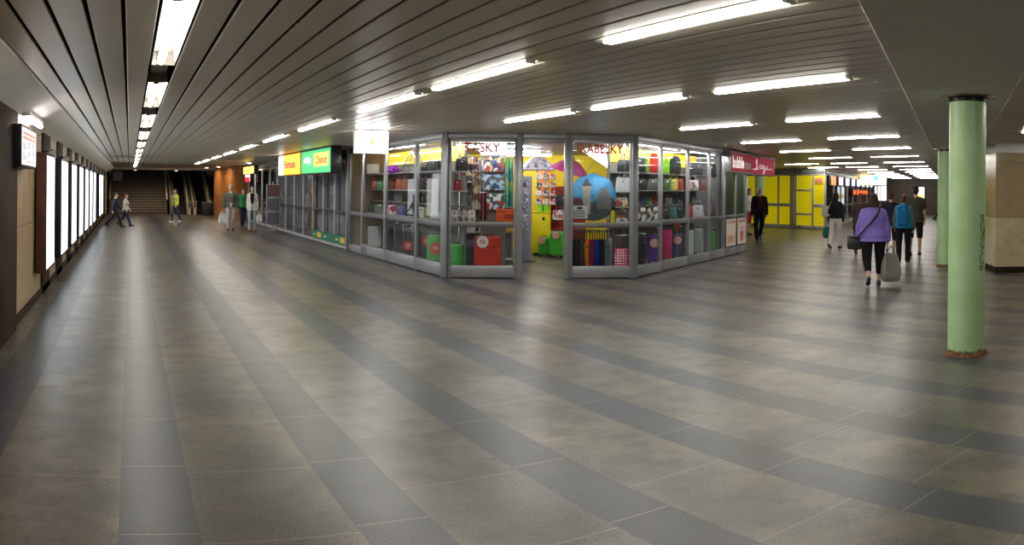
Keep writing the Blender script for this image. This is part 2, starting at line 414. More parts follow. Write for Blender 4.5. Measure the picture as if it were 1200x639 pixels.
# left corridor end: lintel, stairs, escalators ----------------------
b = B(); b.box(-1.5, 6.4, 44.4, 44.9, 2.64, 3.6); struct(build('trim_30', b, SOFFIT, smooth=0), 'painted lintel over the foot of the stairs')
DKWALL = mat('stairwell_wall', srgb=(66, 62, 58), rough=.6, noise=.1, nscale=1)
b = B(); b.box(-1.6, 6.4, 56, 56.2, 0, 8); b.box(-1.7, -1.5, 44.9, 56, 0, 8); b.box(6.2, 6.4, 44.9, 56, 0, 8); b.box(-1.7, 6.4, 44.9, 56.2, 8, 8.1)
struct(build('wall_back', b, DKWALL, smooth=0), 'dim stairwell walls beyond the lintel')
STEP = mat('stair_granite', srgb=(140, 128, 118), rough=.6, noise=.15, nscale=6); NOSE = mat('stair_riser', srgb=(86, 77, 70), rough=.7)
t = thing('staircase', 'wide dark stone staircase climbing away at the end of the left corridor', 'stairs', (0, 45.4, 0))
q = B()
for i in range(26):
    q.box(-1.25, 2.3, i*.31, 26*.31, i*.158, (i+1)*.158-.035, 1); q.box(-1.25, 2.3, i*.31-.02, 26*.31, (i+1)*.158-.035, (i+1)*.158, 0)
build('flight', q, [STEP, NOSE], t, smooth=0)
PALE = mat('pale_balustrade', srgb=(214, 206, 182), rough=.4, metal=.2)
def incline(q, x0, x1, z0, z1, m=0, L=8.2):
    q.loft([[(x, 0, z) for x, z in ((x0, z0), (x1, z0), (x1, z1), (x0, z1))], [(x, L, z+L*.51) for x, z in ((x0, z0), (x1, z0), (x1, z1), (x0, z1))]], m)
for nm, x in (('handrail', -1.2), ('handrail', 2.26)):
    q = B(); incline(q, x-.03, x+.03, .88, .95); build(nm, q, PALE, t)
t = thing('hanging_notice', 'dark hanging notice box before the left side of the wide staircase', 'sign', (-.72, 44.2, 1.95))
q = B(); q.box(-.28, .28, -.06, .06, 0, .62, 0, .01); build('housing', q, BLACK, t); q = B(); q.box(-.24, .24, -.066, -.058, .04, .58); build('dark_face', q, mat('dark_notice', srgb=(30, 30, 36), rough=.3), t)
for s in (-.2, .2):
    q = B(); q.tube([(s, 0, .62), (s, 0, .815)], .01, 6); build('hanger', q, STEELD, t)
def escalator(x, label):
    t = thing('escalator', label, 'escalator', (x, 45.2, 0), 0, 'escalators beside the stairs')
    q = B(); incline(q, -.36, .36, -.25, .02)
    for i in range(24): q.box(-.36, .36, .1+i*.33, .43+i*.33, i*.168-.1, i*.168+.10, 0)
    build('steps', q, mat('escalator_step', srgb=(38, 38, 40), rough=.5, metal=.4), t, smooth=0)
    for sx in (-1, 1):
        q = B(); a, c = sorted((sx*.40, sx*.58)); incline(q, a, c, -.3, .84)
        q.box(a, c, -.75, .02, 0, .84, 0, .02); p = build('balustrade', q, PALE, t, smooth=.3)
        q = B(); a, c = sorted((sx*.45, sx*.54)); incline(q, a, c, .84, .92); q.tube([(sx*.495, -.78, .45), (sx*.495, -.84, .66), (sx*.495, -.74, .86), (sx*.495, .05, .90)], .045, 8); build('handrail', q, RUBBER, p)
escalator(3.05, 'escalator with pale balustrades right beside the wide staircase')
escalator(4.35, 'escalator with pale balustrades beside the grey pillar and orange wall')
b = B(); b.box(4.98, 5.5, 43.4, 44.4, 0, 2.76, 0, .01); struct(build('trim_31', b, mat('grey_stone_pillar', srgb=(120, 116, 112), rough=.5, noise=.1, nscale=3)))
t = thing('service_cabinet', 'low dark cabinet at the foot of the escalator by the orange wall', 'cabinet', (4.62, 43.9, 0))
q = B(); q.box(-.4, .3, -.25, .25, .03, .72, 0, .02); build('body', q, BLACK, t); q = B(); q.box(-.42, .32, -.27, .27, .72, .76, 0, .01); build('worktop', q, STEELD, t)
b = B(); b.loft([[(4.86, 43.4, z), (5.72, 37.9, z), (6.0, 37.9, z), (5.5, 43.5, z)] for z in (0, 2.76)]); struct(build('wall_right', b, ORANGE, smooth=0), 'orange travertine wall at the far right of the left corridor')
def downlight(x, y, z, label):
    t = thing('downlight', label, 'downlight', (x, y, z), 0, 'small round downlights')
    q = B(); q.lathe([(.11, 0), (.13, -.012), (.13, -.03), (.10, -.03), (.09, -.006)], 18); build('rim', q, WHITE, t)
    q = B(); q.lathe([(.02, -.010), (.088, -.014), (.088, -.006), (.02, -.004)], 16); build('bulb', q, glow('warm_bulb', (1., .80, .56), 260), t)
for y, z in ((47.5, 4.2), (51.5, 5.4)):  # unseen lamps added above the lintel to brighten the stairs
    for x in (-.2, 3.4):
        t = thing('added_stair_light', 'added lamp high in the stairwell over the %s, %s' % ('wide staircase' if x < 1 else 'escalators', 'lower one' if y < 50 else 'upper one'), 'ceiling light', (x, y, z))
        q = B(); q.box(-.65, .65, -.1, .1, .0, .06, 0, .01); build('housing', q, WHITE, t); q = B(); q.box(-.6, .6, -.07, .07, -.02, .0); build('diffuser_lens', q, glow('added_stair_lens', (1., .9, .78), 170.), t)
        q = B(); q.tube([(0, 0, .06), (0, 0, 8-z)], .01, 5); build('hanger', q, STEELD, t)
downlight(.35, 44.65, 2.64, 'small round downlight under the lintel over the wide staircase')
downlight(2.75, 44.65, 2.64, 'small round downlight under the lintel over the escalator')
downlight(-1.0, 43.3, 2.735, 'small round downlight by the far end of the left wall')
downlight(5.25, 33.0, CEIL, 'small round downlight beside the farthest small yellow sign')
downlight(4.75, 40.2, CEIL, 'added round downlight washing the orange wall, nearer one')  # wall washers added to warm and brighten the orange wall
downlight(4.35, 42.4, CEIL, 'added round downlight washing the orange wall, farther one')
# right corridor ------------------------------------------------------
def slab(name, pts, z0, z1, m, label=None):
    b = B(); b.prism(pts, z0, z1); return struct(build(name, b, m, smooth=0), label)
def q2(s, n): p = un(s, n); return (p.x, p.y)
slab('wall_end', [q2(59, -4), q2(59, 8), q2(59.3, 8), q2(59.3, -4)], 0, 2.8, DKSTONE, 'dim brown stone wall closing the right corridor')
slab('wall_side', [q2(29.5, -1.5), q2(59, -1.5), q2(59, -1.8), q2(29.5, -1.8)], 0, 2.8, DKSTONE)
P0, P1 = Vector((14.57, 6.58, 0)), Vector((12.78, 5.19, 0)); dd = (P1-P0).normalized(); nn = Vector((-dd.y, dd.x, 0))
if nn.dot(P0) < 0: nn = -nn
E1 = P0-dd*6.5
blk = [(P0.x, P0.y), (E1.x, E1.y), ((E1+nn*6).x, (E1+nn*6).y), ((P0+nn*1.1).x, (P0+nn*1.1).y)]
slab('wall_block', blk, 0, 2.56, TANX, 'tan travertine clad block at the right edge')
def grow(poly, d):
    c = Vector((sum(p[0] for p in poly)/len(poly), sum(p[1] for p in poly)/len(poly)))
    return [tuple(c+(Vector(p)-c)*(1+d/(Vector(p)-c).length)) for p in poly]
slab('baseboard_block', grow(blk, .015), 0, .13, BROWN)
slab('trim_32', grow(blk, -.01), 2.56, 2.78, SOFFIT)
# passage between kiosk and yellow glazing
slab('wall_passage', [(9, 31), (34, 31), (34, 31.3), (9, 31.3)], 0, 2.8, DKSTONE)
# ================================================================== FIXED FURNITURE
def green_paint():
    g = NT('chipped_green_paint'); P, X, Y, Z = g.coords()
    n = g.noise(P, 2.2, 6); n2 = g.noise(P, 9, 7, .7)
    c = g.mix(g.rng(n, .3, .7, 0, 1), (*lin((168, 204, 146)), 1), (*lin((190, 222, 172)), 1))
    c = g.mix(g.rng(n2, .62, .72, 0, .45), c, (*lin((170, 180, 150)), 1))
    e = g.math('ADD', Z, g.math('MULTIPLY', g.math('SUBTRACT', n2, .5), .22))
    c = g.mix(g.rng(e, .035, .075, .95, 0), c, (*lin((74, 50, 26)), 1))
    g.put(g.b.inputs['Base Color'], c); g.b.inputs['Roughness'].default_value = .38
    return g.m
GREENP = green_paint()
def column(x, y, label, graff=False, ztop=2.70):
    t = thing('support_column', label, 'column', (x, y, 0)); t['kind'] = 'thing'
    q = B(); q.lathe([(.192, .012), (.192, ztop-.05)], 40); build('shaft', q, GREENP, t)
    q = B()
    n = 40
    rg = []
    for r, z in ((.19, .0), (.222, .0), (.215, .022), (.198, .045), (.19, .05)):
        rg.append([((r+.006*math.sin(5*a)+.004*math.sin(11*a+1))*math.cos(a), (r+.006*math.sin(5*a)+.004*math.sin(11*a+1))*math.sin(a), z*(1+.3*math.sin(3*a))) for a in (2*PI*i/n for i in range(n))])
    q.loft(rg); build('rusty_base_ring', q, mat('rusty_ring', srgb=(112, 78, 42), rough=.85, noise=.55, nscale=22, bump=.5), t)
    q = B(); q.lathe([(.199, ztop-.06), (.203, ztop-.055), (.203, ztop-.012), (.19, ztop-.008)], 40); build('dark_collar', q, mat('dark_collar', srgb=(38, 34, 30), rough=.18, metal=.5), t)
    q = B(); q.lathe([(.20, ztop-.012), (.29, ztop-.012), (.29, ztop), (.20, ztop)], 40); build('ceiling_ring', q, mat('worn_ring', srgb=(150, 132, 112), rough=.3, metal=.4), t)
    if graff:                      # looping marker scrawl running down the side
        q = B(); base = math.atan2(-y, -x)        # towards the corridor
        def pt(u, z): a = base+.95+u/.195; return (.1945*math.cos(a), .1945*math.sin(a), z)
        def loop(z0, r, du=0, s0=0., s1=2*PI, ry=None):
            ry = ry or r
            q.tube([pt(du+r*math.cos(a), z0+ry*math.sin(a)) for a in [s0+(s1-s0)*i/18 for i in range(19)]], .0042, 5)
        loop(1.46, .022); loop(1.36, .045, .02, PI*.4, PI*1.75, .07); loop(1.235, .03, .015, .3, PI*1.2, .04)
        loop(1.165, .028, .012, PI*.6, PI*2.1, .035); q.tube([pt(.03, 1.14), pt(-.015, 1.10), pt(.03, 1.08)], .0042, 5)
        loop(1.02, .034, .005, PI*.5, PI*1.9, .05); loop(.93, .024, -.01)
        q.tube([pt(.03, 1.42), pt(.04, 1.30), pt(.035, 1.2)], .0042, 5)
        build('graffiti', q, mat('black_marker', rgb=(.03, .03, .03), rough=.5), t)
    return t
column(7.03, 3.50, 'pale green round column with rusty base ring and black scrawl, closest to the camera', True)
column(15.27, 8.14, 'pale green round column half hidden behind the big scrawled one')
column(22.7, 20.6, 'pale green round column before the yellow glazing behind the man in black', ztop=2.76)
# light boxes on the left wall -----------------------------------------
RUST = mat('rusty_steel', srgb=(84, 48, 32), rough=.7, noise=.35, nscale=6); NAVY = mat('navy_steel', srgb=(24, 26, 42), rough=.4)
for i, k9 in enumerate((0, 1, 2, 3, 4, 5, 6, 8, 9)):
    y0 = 10.68+2.35*k9; L = 1.12 if k9 == 0 else 1.32
    t = thing('light_box', ('tall white lit advertising box with a rusty side, nearest on the left wall' if i == 0 else
        'tall white lit box with dark sides, %s along the left wall' % ordn[i]), 'light box', (-1.335, y0, 0), 0, 'lit advertising boxes along the left wall')
    q = B(); q.box(0, .155, 0, L, .43, 2.17, 0, .012); build('housing', q, RUST if i == 0 else NAVY, t)
    q = B(); q.box(.15, .162, .05, L-.05, .49, 2.12, 0, .004); build('lit_panel', q, PANELW, t)
    q = B(); q.box(.10, .185, -.005, L+.005, 2.165, 2.20, 0, .006); build('top_cap', q, NAVY, t)
    q = B(); q.tube([(.166, .3, 2.185), (.20, .3, 2.215), (.20, L-.3, 2.215), (.166, L-.3, 2.185)], .012, 6); build('hanging_rail', q, BLACK, t)
t = thing('information_sign', 'lit timetable sign box on the left wall under a curved lamp', 'sign', (-1.335, 8.25, 0))
q = B(); q.box(-.03, .14, 0, 1.3, 1.90, 2.38, 0, .008); build('housing', q, NAVY, t)
q = B(); q.box(.137, .145, .04, 1.26, 1.93, 2.35); fp = build('lit_panel', q, mat('timetable_face', srgb=(214, 208, 206), rough=.4, emit=(.95, .88, .86), es=.75), t)
q = B()
for j, z in enumerate((2.29, 2.24)): q.box(.1445, .147, .1, 1.2, z-.02, z+.015)
build('header_band', q, mat('sign_rose', srgb=(206, 132, 116), rough=.5, emit=(.8, .4, .33), es=.35), t)
q = B()
for j in range(9):
    z = 2.19-j*.027
    for u in range(3):
        if (j+u) % 4: q.box(.1445, .1465, .10+u*.38, .10+u*.38+.16+.16*((j*7+u*3) % 5)/5, z-.008, z+.004)
build('printed_lines', q, mat('sign_ink', srgb=(104, 98, 110), rough=.6), t)
t = thing('wall_lamp', 'short bright curved lamp fixed above the lit timetable sign', 'lamp', (-1.22, 8.85, 2.5))
q = B(); q.box(-.06, .05, -.05, 1.3, .02, .07, 0, .015); build('housing', q, WHITE, t)
q = B(); q.tube([(.0, .05, .0), (.03, .1, -.02), (.03, 1.15, -.02), (.0, 1.23, 0)], .03, 8); build('tube', q, glow('rosy_tube', (1., .90, .92), 9), t)
# ---- glazed bays ------------------------------------------------------
WN = [0]
def bay(p0, p1, label, z1=2.66, rail=(.97, 1.07), kick=.24, stile=.05, depth=.07, glass=GLASS, frame=STEEL, railm=STEELD, extra=()):
    p0, p1 = Vector(p0[:2]), Vector(p1[:2]); d = p1-p0; L = d.length; WN[0] += 1
    t = sempty('window_%d' % WN[0], (p0.x, p0.y, 0), math.atan2(d.y, d.x), label)
    q = B(); h = depth/2
    q.box(0, stile, -h, h, 0, z1, 0, .006); q.box(L-stile, L, -h, h, 0, z1, 0, .006)
    q.box(stile, L-stile, -h, h, z1-.07, z1, 0, .005); q.box(stile, L-stile, -h, h, .02, kick, 0, .005)
    build('frame', q, frame, t)
    if rail:
        q = B(); q.box(stile, L-stile, -h*.9, h*.9, rail[0], rail[1], 0, .005); build('mid_rail', q, railm, t)
    for a, c in extra:
        q = B(); q.box(stile, L-stile, -h*.8, h*.8, a, c, 0, .004); build('mid_rail', q, railm, t)
    for a, c in ([(kick, rail[0]), (rail[1], z1-.07)] if rail else [(kick, z1-.07)]):
        q = B(); q.box(stile-.005, L-stile+.005, -.004, .004, a-.004, c+.004); build('glass_pane', q, glass, t, smooth=0)
    return t
def post(name, x, y, rz, w, d, z1=2.76, m=STEEL):
    b = B(); b.box(-w/2, w/2, -d/2, d/2, 0, z1, 0, .012); return struct(build(name, b, m, loc=(x, y, 0), rz=rz))
A = Vector((5.82, 13.08)); Bc = Vector((8.98, 11.39)); fd = (Bc-A).normalized(); frz = math.atan2(fd.y, fd.x)
P2 = A+fd*1.40; P3 = A+fd*2.30; C = Vector((15.37, 14.48)); rd = (C-Bc).normalized(); rrz = math.atan2(rd.y, rd.x)
fn = Vector((-fd.y, fd.x)); rn = Vector((-rd.y, rd.x))       # into the shop
def fpt(t, n=0): p = A+fd*t+fn*n; return (p.x, p.y)
def rpt(t, n=0): p = Bc+rd*t+rn*n; return (p.x, p.y)
SL = sum(1 for _ in ()) or 1
k = 40
for (x, y, rz, w) in [(A.x, A.y, frz/2+PI/4, .13), (*P2, frz, .12), (*P3, frz, .12), (Bc.x, Bc.y, (frz+rrz)/2, .14), (5.8, 19.4, 0, .16)]:
    post('trim_%d' % k, x, y, rz, w, .12); k += 1
YS = [13.15, 14.5, 16.45, 18.2, 19.32]
for i in range(4):
    bay((5.8, YS[i+1]), (5.8, YS[i]), 'left side window bay of the bag shop, %s from the corner' % ordn[i], kick=.27 if i < 3 else .2)
bay(fpt(.06), fpt(1.34), 'front window bay of the bag shop with lettering and red suitcase', kick=.24)
bay(fpt(2.36), fpt(3.55), 'front window bay of the bag shop with blue umbrella and hanging umbrellas', kick=.24)
TS = [.07, 1.25, 2.75, 4.15, 5.25, 6.15, 7.06]
for i in range(6):
    bay(rpt(TS[i]), rpt(TS[i+1]), 'right side window bay of the bag shop, %s from the corner' % ordn[i] if i < 4 else 'glazed bay of the drinks kiosk, %s' % ('beside the bag shop' if i == 4 else 'at its outer end'), kick=.22, frame=STEEL)
# fascia bands over the glazing
def fascia(name, p0, p1, z0=2.655, z1=2.765, d=.09, m=STEEL):
    p0, p1 = Vector(p0), Vector(p1); e = p1-p0
    b = B(); b.box(0, e.length, -d/2, d/2, z0, z1, 0, .006); return struct(build(name, b, m, loc=(p0.x, p0.y, 0), rz=math.atan2(e.y, e.x)))
fascia('trim_50', (5.8, 19.4), (5.8, 13.1)); fascia('trim_51', A, Bc); fascia('trim_52', Bc, C)
b = B(); b.box(0, .92, -.05, .05, 2.58, 2.66, 0, .006); struct(build('trim_53', b, STEEL, loc=(P2.x, P2.y, 0), rz=frz))
post('trim_54', C.x, C.y, rrz, .10, .10)
# shop shell: ceiling, walls
DIMW = mat('dim_shop_interior', srgb=(92, 90, 92), rough=.7, noise=.25, nscale=.9)
INW = mat('shop_inner_wall', srgb=(140, 134, 128), rough=.7); YEL = mat('yellow_wall_paint', srgb=(246, 214, 16), rough=.55, noise=.04, nscale=2)
SHOPC = mat('shop_ceiling', srgb=(176, 160, 138), rough=.55)
poly = [(5.9, 13.2), (A.x+.1, A.y+.05), (Bc.x, Bc.y+.1), rpt(7.0, .06), rpt(7.0, 2.6), (11.5, 18.76), (6.85, 21.6), (5.9, 19.4)]
slab('ceiling_shop', poly, 2.70, 2.755, SHOPC, 'pale ceiling inside the bag shop')
def wallseg(name, p0, p1, z0, z1, m, label=None, th=.06):
    p0, p1 = Vector(p0), Vector(p1); e = p1-p0
    b = B(); b.box(0, e.length, -th/2, th/2, z0, z1); return struct(build(name, b, m, loc=(p0.x, p0.y, 0), rz=math.atan2(e.y, e.x), smooth=0), label)
wallseg('wall_shop_back', (6.7, 21.7), (15.9, 16.07), 0, 2.72, YEL, 'yellow rear wall inside the bag shop')
wallseg('wall_kiosk_side', rpt(5.27, .06), rpt(7.0, .70), 0, 2.72, DIMW)
wallseg('wall_shop_side', (5.85, 19.45), (6.95, 19.45), 0, 2.72, mat('beige_partition', srgb=(150, 132, 110), rough=.7))
wallseg('wall_shop_left', (6.95, 19.4), (6.95, 21.6), 0, 2.72, INW)
wallseg('wall_kiosk_back', rpt(5.5, .075), rpt(7.0, .62), 0, 2.70, mat('lime_panel', srgb=(150, 190, 70), rough=.5), 'lime green panel inside the drinks kiosk')
wallseg('wall_kiosk_end', rpt(7.08, .05), rpt(7.08, 2.6), 0, 2.76, STEELD)
wallseg('wall_shop_passage', rpt(7.0, 2.6), (12.0, 30.9), 0, 2.76, INW)
def shop_light(x, y, rz, L, label, z=2.697):
    t = thing('shop_light', label if 'strip' in label else 'slim strip light '+label, 'ceiling light', (x, y, z), rz, 'strip lights inside the bag shop')
    q = B(); q.box(-L/2-.05, L/2+.05, -.09, .09, -.05, 0, 0, .012); build('housing', q, WHITE, t)
    q = B(); q.tube([(-L/2, 0, -.075), (L/2, 0, -.075)], .026, 8); build('tube', q, TUBEC, t)
for x, y, rz, s in [(7.6, 14.6, frz, 'just inside the door'), (8.9, 16.2, frz, 'in the middle of the shop'), (10.2, 17.8, frz, 'near the yellow rear wall'), (10.9, 14.4, rrz, 'behind the right side window'), (12.2, 14.75, rrz, 'near the kiosk partition'), (7.6, 18.2, PI/2, 'behind the left side window')]:
    shop_light(x, y, rz, 1.5, 'slim strip light on the bag shop ceiling '+s)
x, y = rpt(6.7, .20); shop_light(x, y, rrz, .36, 'added to brighten the drinks kiosk')  # lamp added so the lime panel shows through the kiosk glass
for y, s in ((21.1, 'under the green sign'), (25.0, 'under the yellow sign'), (29.0, 'behind the notice stand'), (33.0, 'by the small yellow sign')): shop_light(6.35, y, PI/2, 1.2, 'added to brighten the left corridor shops '+s, 2.757)  # lamps added to lift the dark units behind the glass
def window_lamp(p0, p1, label, z=2.61):
    p0, p1 = Vector(p0), Vector(p1); e = p1-p0
    t = thing('display_lamp', label, 'strip lamp', (p0.x, p0.y, z), math.atan2(e.y, e.x), 'strip lamps behind the shop windows')
    q = B(); q.box(0, e.length, -.04, .04, .03, .06, 0, .006); build('bracket_strip', q, WHITE, t)
    q = B(); q.tube([(.02, 0, .012), (e.length-.02, 0, .012)], .018, 6); build('tube', q, TUBEC, t)
window_lamp((6.0, 18.1), (6.0, 16.55), 'slim strip lamp behind the left side window, farther one')
window_lamp((6.0, 16.35), (6.0, 14.6), 'slim strip lamp behind the left side window, nearer the corner')
window_lamp(rpt(.3, .2), rpt(2.6, .2), 'slim strip lamp behind the right side window, nearer the corner')
window_lamp(rpt(2.9, .2), rpt(5.1, .2), 'slim strip lamp behind the right side window, nearer the kiosk')
window_lamp(fpt(.15, .25), fpt(1.3, .25), 'slim strip lamp above the red suitcase window')
window_lamp(fpt(2.45, .25), fpt(3.45, .25), 'slim strip lamp above the blue umbrella window')
# window lettering
REDL = mat('red_letter_film', srgb=(224, 66, 34), rough=.45)
def letters(body, t0, t1, z, size, label, m=REDL):
    p = fpt((t0+t1)/2, -.012); t = thing('window_lettering', label, 'lettering', (p[0], p[1], z), frz)
    text('lettering', body, size, m, t, FRONT, .002, t1-t0)
letters('TASKY', .34, 1.02, 2.47, .25, 'red letters TASKY across the top of the front shop window')
letters('KABELKY', 2.54, 3.36, 2.47, .24, 'red letters KABELKY across the top of the window with blue umbrella')
# yellow glazing across the passage ---------------------------------------
YG = mat('yellow_film_glass', srgb=(232, 214, 20), rough=.2, emit=lin((226, 206, 14)), es=.22, coat=.4)  # even glow in the film imitates light shining from behind
X = 26.8
ys = [26.2, 23.1, 22.05, 21.05, 20.35]
for i in range(4):
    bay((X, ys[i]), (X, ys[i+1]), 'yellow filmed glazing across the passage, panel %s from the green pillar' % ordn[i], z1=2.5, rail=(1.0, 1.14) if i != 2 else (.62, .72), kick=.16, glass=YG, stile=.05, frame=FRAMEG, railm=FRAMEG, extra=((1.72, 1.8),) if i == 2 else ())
wallseg('wall_yellow_back', (X+.9, 27), (X+.9, 21.2), 0, 2.76, YEL)
fascia('trim_55', (X, 31), (X, 20.35), 2.5, 2.76, .1)
wallseg('wall_passage_far', (X, 31), (X, 26.25), 0, 2.5, DKSTONE)
t = thing('salmon_notice', 'salmon notice panel high up on the yellow glazing beside the corner', 'notice', (X-.05, 20.7, 2.2))
q = B(); q.box(-.01, .01, -.22, .22, -.13, .13, 0, .004); build('board', q, mat('salmon_board', srgb=(236, 150, 96), rough=.5), t)
q = B(); [q.box(-.0125, -.009, -.16, .1+.05*(j % 2), .06-j*.05, .075-j*.05) for j in range(3)]; build('printed_lines', q, mat('salmon_ink', srgb=(170, 84, 50)), t)
# right corridor shopfront beyond the yellow corner
K0 = un(33.6, 5.72); DKG = glassy('dark_shop_glass', (.72, .74, .76), 1.4)
for i in range(11):
    bay(un(33.3+2.3*i, 5.7), un(33.3+2.3*i+2.22, 5.7), 'right corridor shop window beyond the yellow glazing, bay %s along' % ordn[i], z1=2.5, glass=DKG, stile=.06, frame=FRAMEG)
DIMW = mat('dim_shop_interior', srgb=(92, 90, 92), rough=.7, noise=.25, nscale=.9)
wallseg('wall_far_shops', un(33.3, 7.3), un(59, 7.3), 0, 2.76, DIMW)
fascia('trim_56', (un(33.2, 5.72).x, un(33.2, 5.72).y), (un(58.9, 5.72).x, un(58.9, 5.72).y), 2.5, 2.62, .1)
cols = [(236, 130, 40), (232, 200, 205), (206, 196, 236), (196, 190, 236), (214, 222, 246), (214, 232, 250), (220, 236, 250), (230, 238, 246)]
nm = ['orange', 'pinkish', 'lilac', 'pale violet', 'pale blue', 'icy blue', 'bluish white', 'white']
for i, c in enumerate(cols):
    p = un(33.9+2.3*i, 5.60); t = thing('shop_sign', '%s lit header sign over the right corridor shop windows' % nm[i], 'sign', (p.x, p.y, 2.2), PI/2-AZU, 'lit header signs along the right corridor shops')
    q = B(); q.box(0, 1.5, -.05, .06, -.22, .25, 0, .01); build('housing', q, STEELD, t)
    q = B(); q.box(.04, 1.46, -.056, -.045, -.18, .21); build('lit_face', q, glow('header_%d' % i, lin(c), .8), t)
ORL = glow('orange_letters', lin((240, 92, 24)), 1.3)
for i in range(5):
    p = un(41.5+i*1.5, 5.58); t = thing('shop_sign', 'red and orange lit letter panel below the header signs, %s along' % ordn[i], 'sign', (p.x, p.y, 1.66), PI/2-AZU, 'red and orange letter panels on the right corridor shops')
    q = B(); q.box(0, 1.2, -.03, .03, -.16, .18, 0, .008); build('housing', q, mat('red_sign_box', srgb=(126, 30, 22), rough=.5), t)
    q = B(); [q.box(.1+.27*j, .28+.27*j, -.036, -.028, -.1+.03*(j % 2), .12) for j in range(4)]; build('lit_letters', q, ORL, t)
for i in range(6):
    p = un(35.2+i*2.6, 6.5); t = thing('stock_shelf', 'small goods shelf inside the right corridor shops, %s along' % ordn[i], 'shelf', (p.x, p.y, 0), PI/2-AZU, 'stock shelves inside the right corridor shops')
    q = B(); q.box(-.5, -.46, -.2, .2, 0, 1.9); q.box(.46, .5, -.2, .2, 0, 1.9); q.box(-.5, .5, .17, .2, 0, 1.9); build('frame', q, STEELD, t, smooth=0)
    for z in (.3, .8, 1.3, 1.8):
        q = B(); q.box(-.46, .46, -.2, .17, z, z+.03); build('shelf', q, WHITE, t, smooth=0)
def hung_sign(name, label, p, rz, w, h, d, face, housing, z, cat='sign', drop=True, back=True):
    t = thing(name, label, cat, (p[0], p[1], z), rz)
    q = B(); q.box(-w/2, w/2, -d/2, d/2, 0, h, 0, .01); build('housing', q, housing, t)
    for s in ((-1, 1) if back else (-1,)):
        q = B(); y = s*d/2; q.box(-w/2+.02, w/2-.02, y-.006, y+.006, .02, h-.02); build('lit_face', q, face, t)
    if drop and CEIL-z-h > .01:
        for s in (-1, 1):
            q = B(); q.tube([(s*w*.3, 0, h), (s*w*.3, 0, CEIL-z+.005)], .012, 6); build('hanger', q, STEEL, t)
    return t
p = un(44.6, 4.45); t = hung_sign('hanging_sign', 'white lit hanging sign with a teal triangle over the right corridor', (p.x, p.y), -AZU, .98, .62, .14, SIGNW, STEELD, 2.10)
q = B(); q.loft([[(-.40, y, .56), (-.02, y, .56), (-.02, y, .1)] for y in (-.082, -.074)]); build('teal_triangle', q, glow('teal_sign_film', lin((70, 178, 190)), 1.2), t, smooth=0)
p = un(44.9, 5.28); hung_sign('hanging_sign', 'warm yellow lit sign beside the white hanging sign in the right corridor', (p.x, p.y), -AZU, .62, .62, .14, glow('amber_sign', (1., .72, .22), 3.), STEELD, 2.12)
for s, n, zz, w, lab in ((58.9, 5.55, (1.05, 2.15), .30, 'plain white lit poster case on the right corridor end wall'), (58.9, 2.55, (.75, 2.10), .27, 'tall lit poster case with yellow patch on the right corridor end wall')):
    p = un(s, n); t = thing('poster_case', lab, 'poster', (p.x, p.y, 0), -AZU)
    q = B(); q.box(-w-.06, w+.06, -.05, .06, zz[0]-.07, zz[1]+.07, 0, .01); build('housing', q, BLACK, t)
    q = B(); q.box(-w, w, -.058, -.045, *zz); build('lit_face', q, SIGNW if n > 4 else glow('poster_face', (.88, .93, 1.), 1.6), t)
    if n < 4:
        q = B(); q.box(-w*.8, w*.7, -.062, -.056, 1.15, 1.5); build('printed_patch', q, glow('poster_yellow', lin((226, 190, 90)), 1.2), t)
p = (22.6, 21.9); hung_sign('hanging_sign', 'small pale yellow lit sign hanging behind the drinks kiosk', p, -.84, .40, .36, .1, glow('pale_yellow_sign', (1., .95, .45), 2.6), STEELD, 2.30)
# left corridor shop units ---------------------------------------------------
GREY = glassy('grey_shop_glass', (.80, .82, .85), 1.5)
yy = [19.5, 20.75, 22.05, 23.35, 24.7, 26.1, 27.6, 29.2, 30.9, 32.7, 34.6, 36.5]
for i in range(11):
    bay((5.8, yy[i+1]), (5.8, yy[i]), 'left corridor shop window beyond the bag shop, bay %s along' % ordn[i], z1=2.5, glass=GREY, kick=.1, stile=.045, rail=(.98, 1.05), frame=FRAMEG, railm=mat('black_rail', srgb=(44, 42, 42), rough=.4))
fascia('trim_57', (5.8, 37), (5.8, 19.4), 2.5, 2.765, .1, STEELD)
wallseg('wall_unit_back', (6.9, 37.4), (6.9, 21.8), 0, 2.76, mat('grey_unit_wall', srgb=(150, 148, 150), rough=.7, noise=.1, nscale=1.2))
wallseg('wall_unit_end', (5.85, 37.2), (6.9, 37.2), 0, 2.76, DKWALL)
wallseg('wall_unit_side', (5.9, 23.4), (6.9, 23.4), 0, 2.76, DKWALL)
for i in (0, 1, 2, 4, 6):  # sheets added to lighten the dark panes like grey film
    w_ = yy[i+1]-yy[i]; f0 = .42 if i == 0 else .06
    t = thing('window_blind', 'added pale grey blind behind the left corridor windows, %s bay along' % ordn[i], 'blind', (5.93, yy[i]+w_*f0, .30), PI/2, 'added grey backings behind the left corridor windows')
    q = B(); q.sheet(lambda u, v: (w_*(.96-f0)*u, .006*math.sin(u*40), 2.1*v), 40, 2, .006); build('cloth', q, mat('grey_backing', srgb=(168, 168, 174), rough=.7), t)
    q = B(); q.tube([(0, 0, 2.12), (w_*(.96-f0), 0, 2.12)], .025, 8); build('top_rod', q, WHITE, t)
GR = mat('green_decal', srgb=(30, 120, 84), rough=.5)
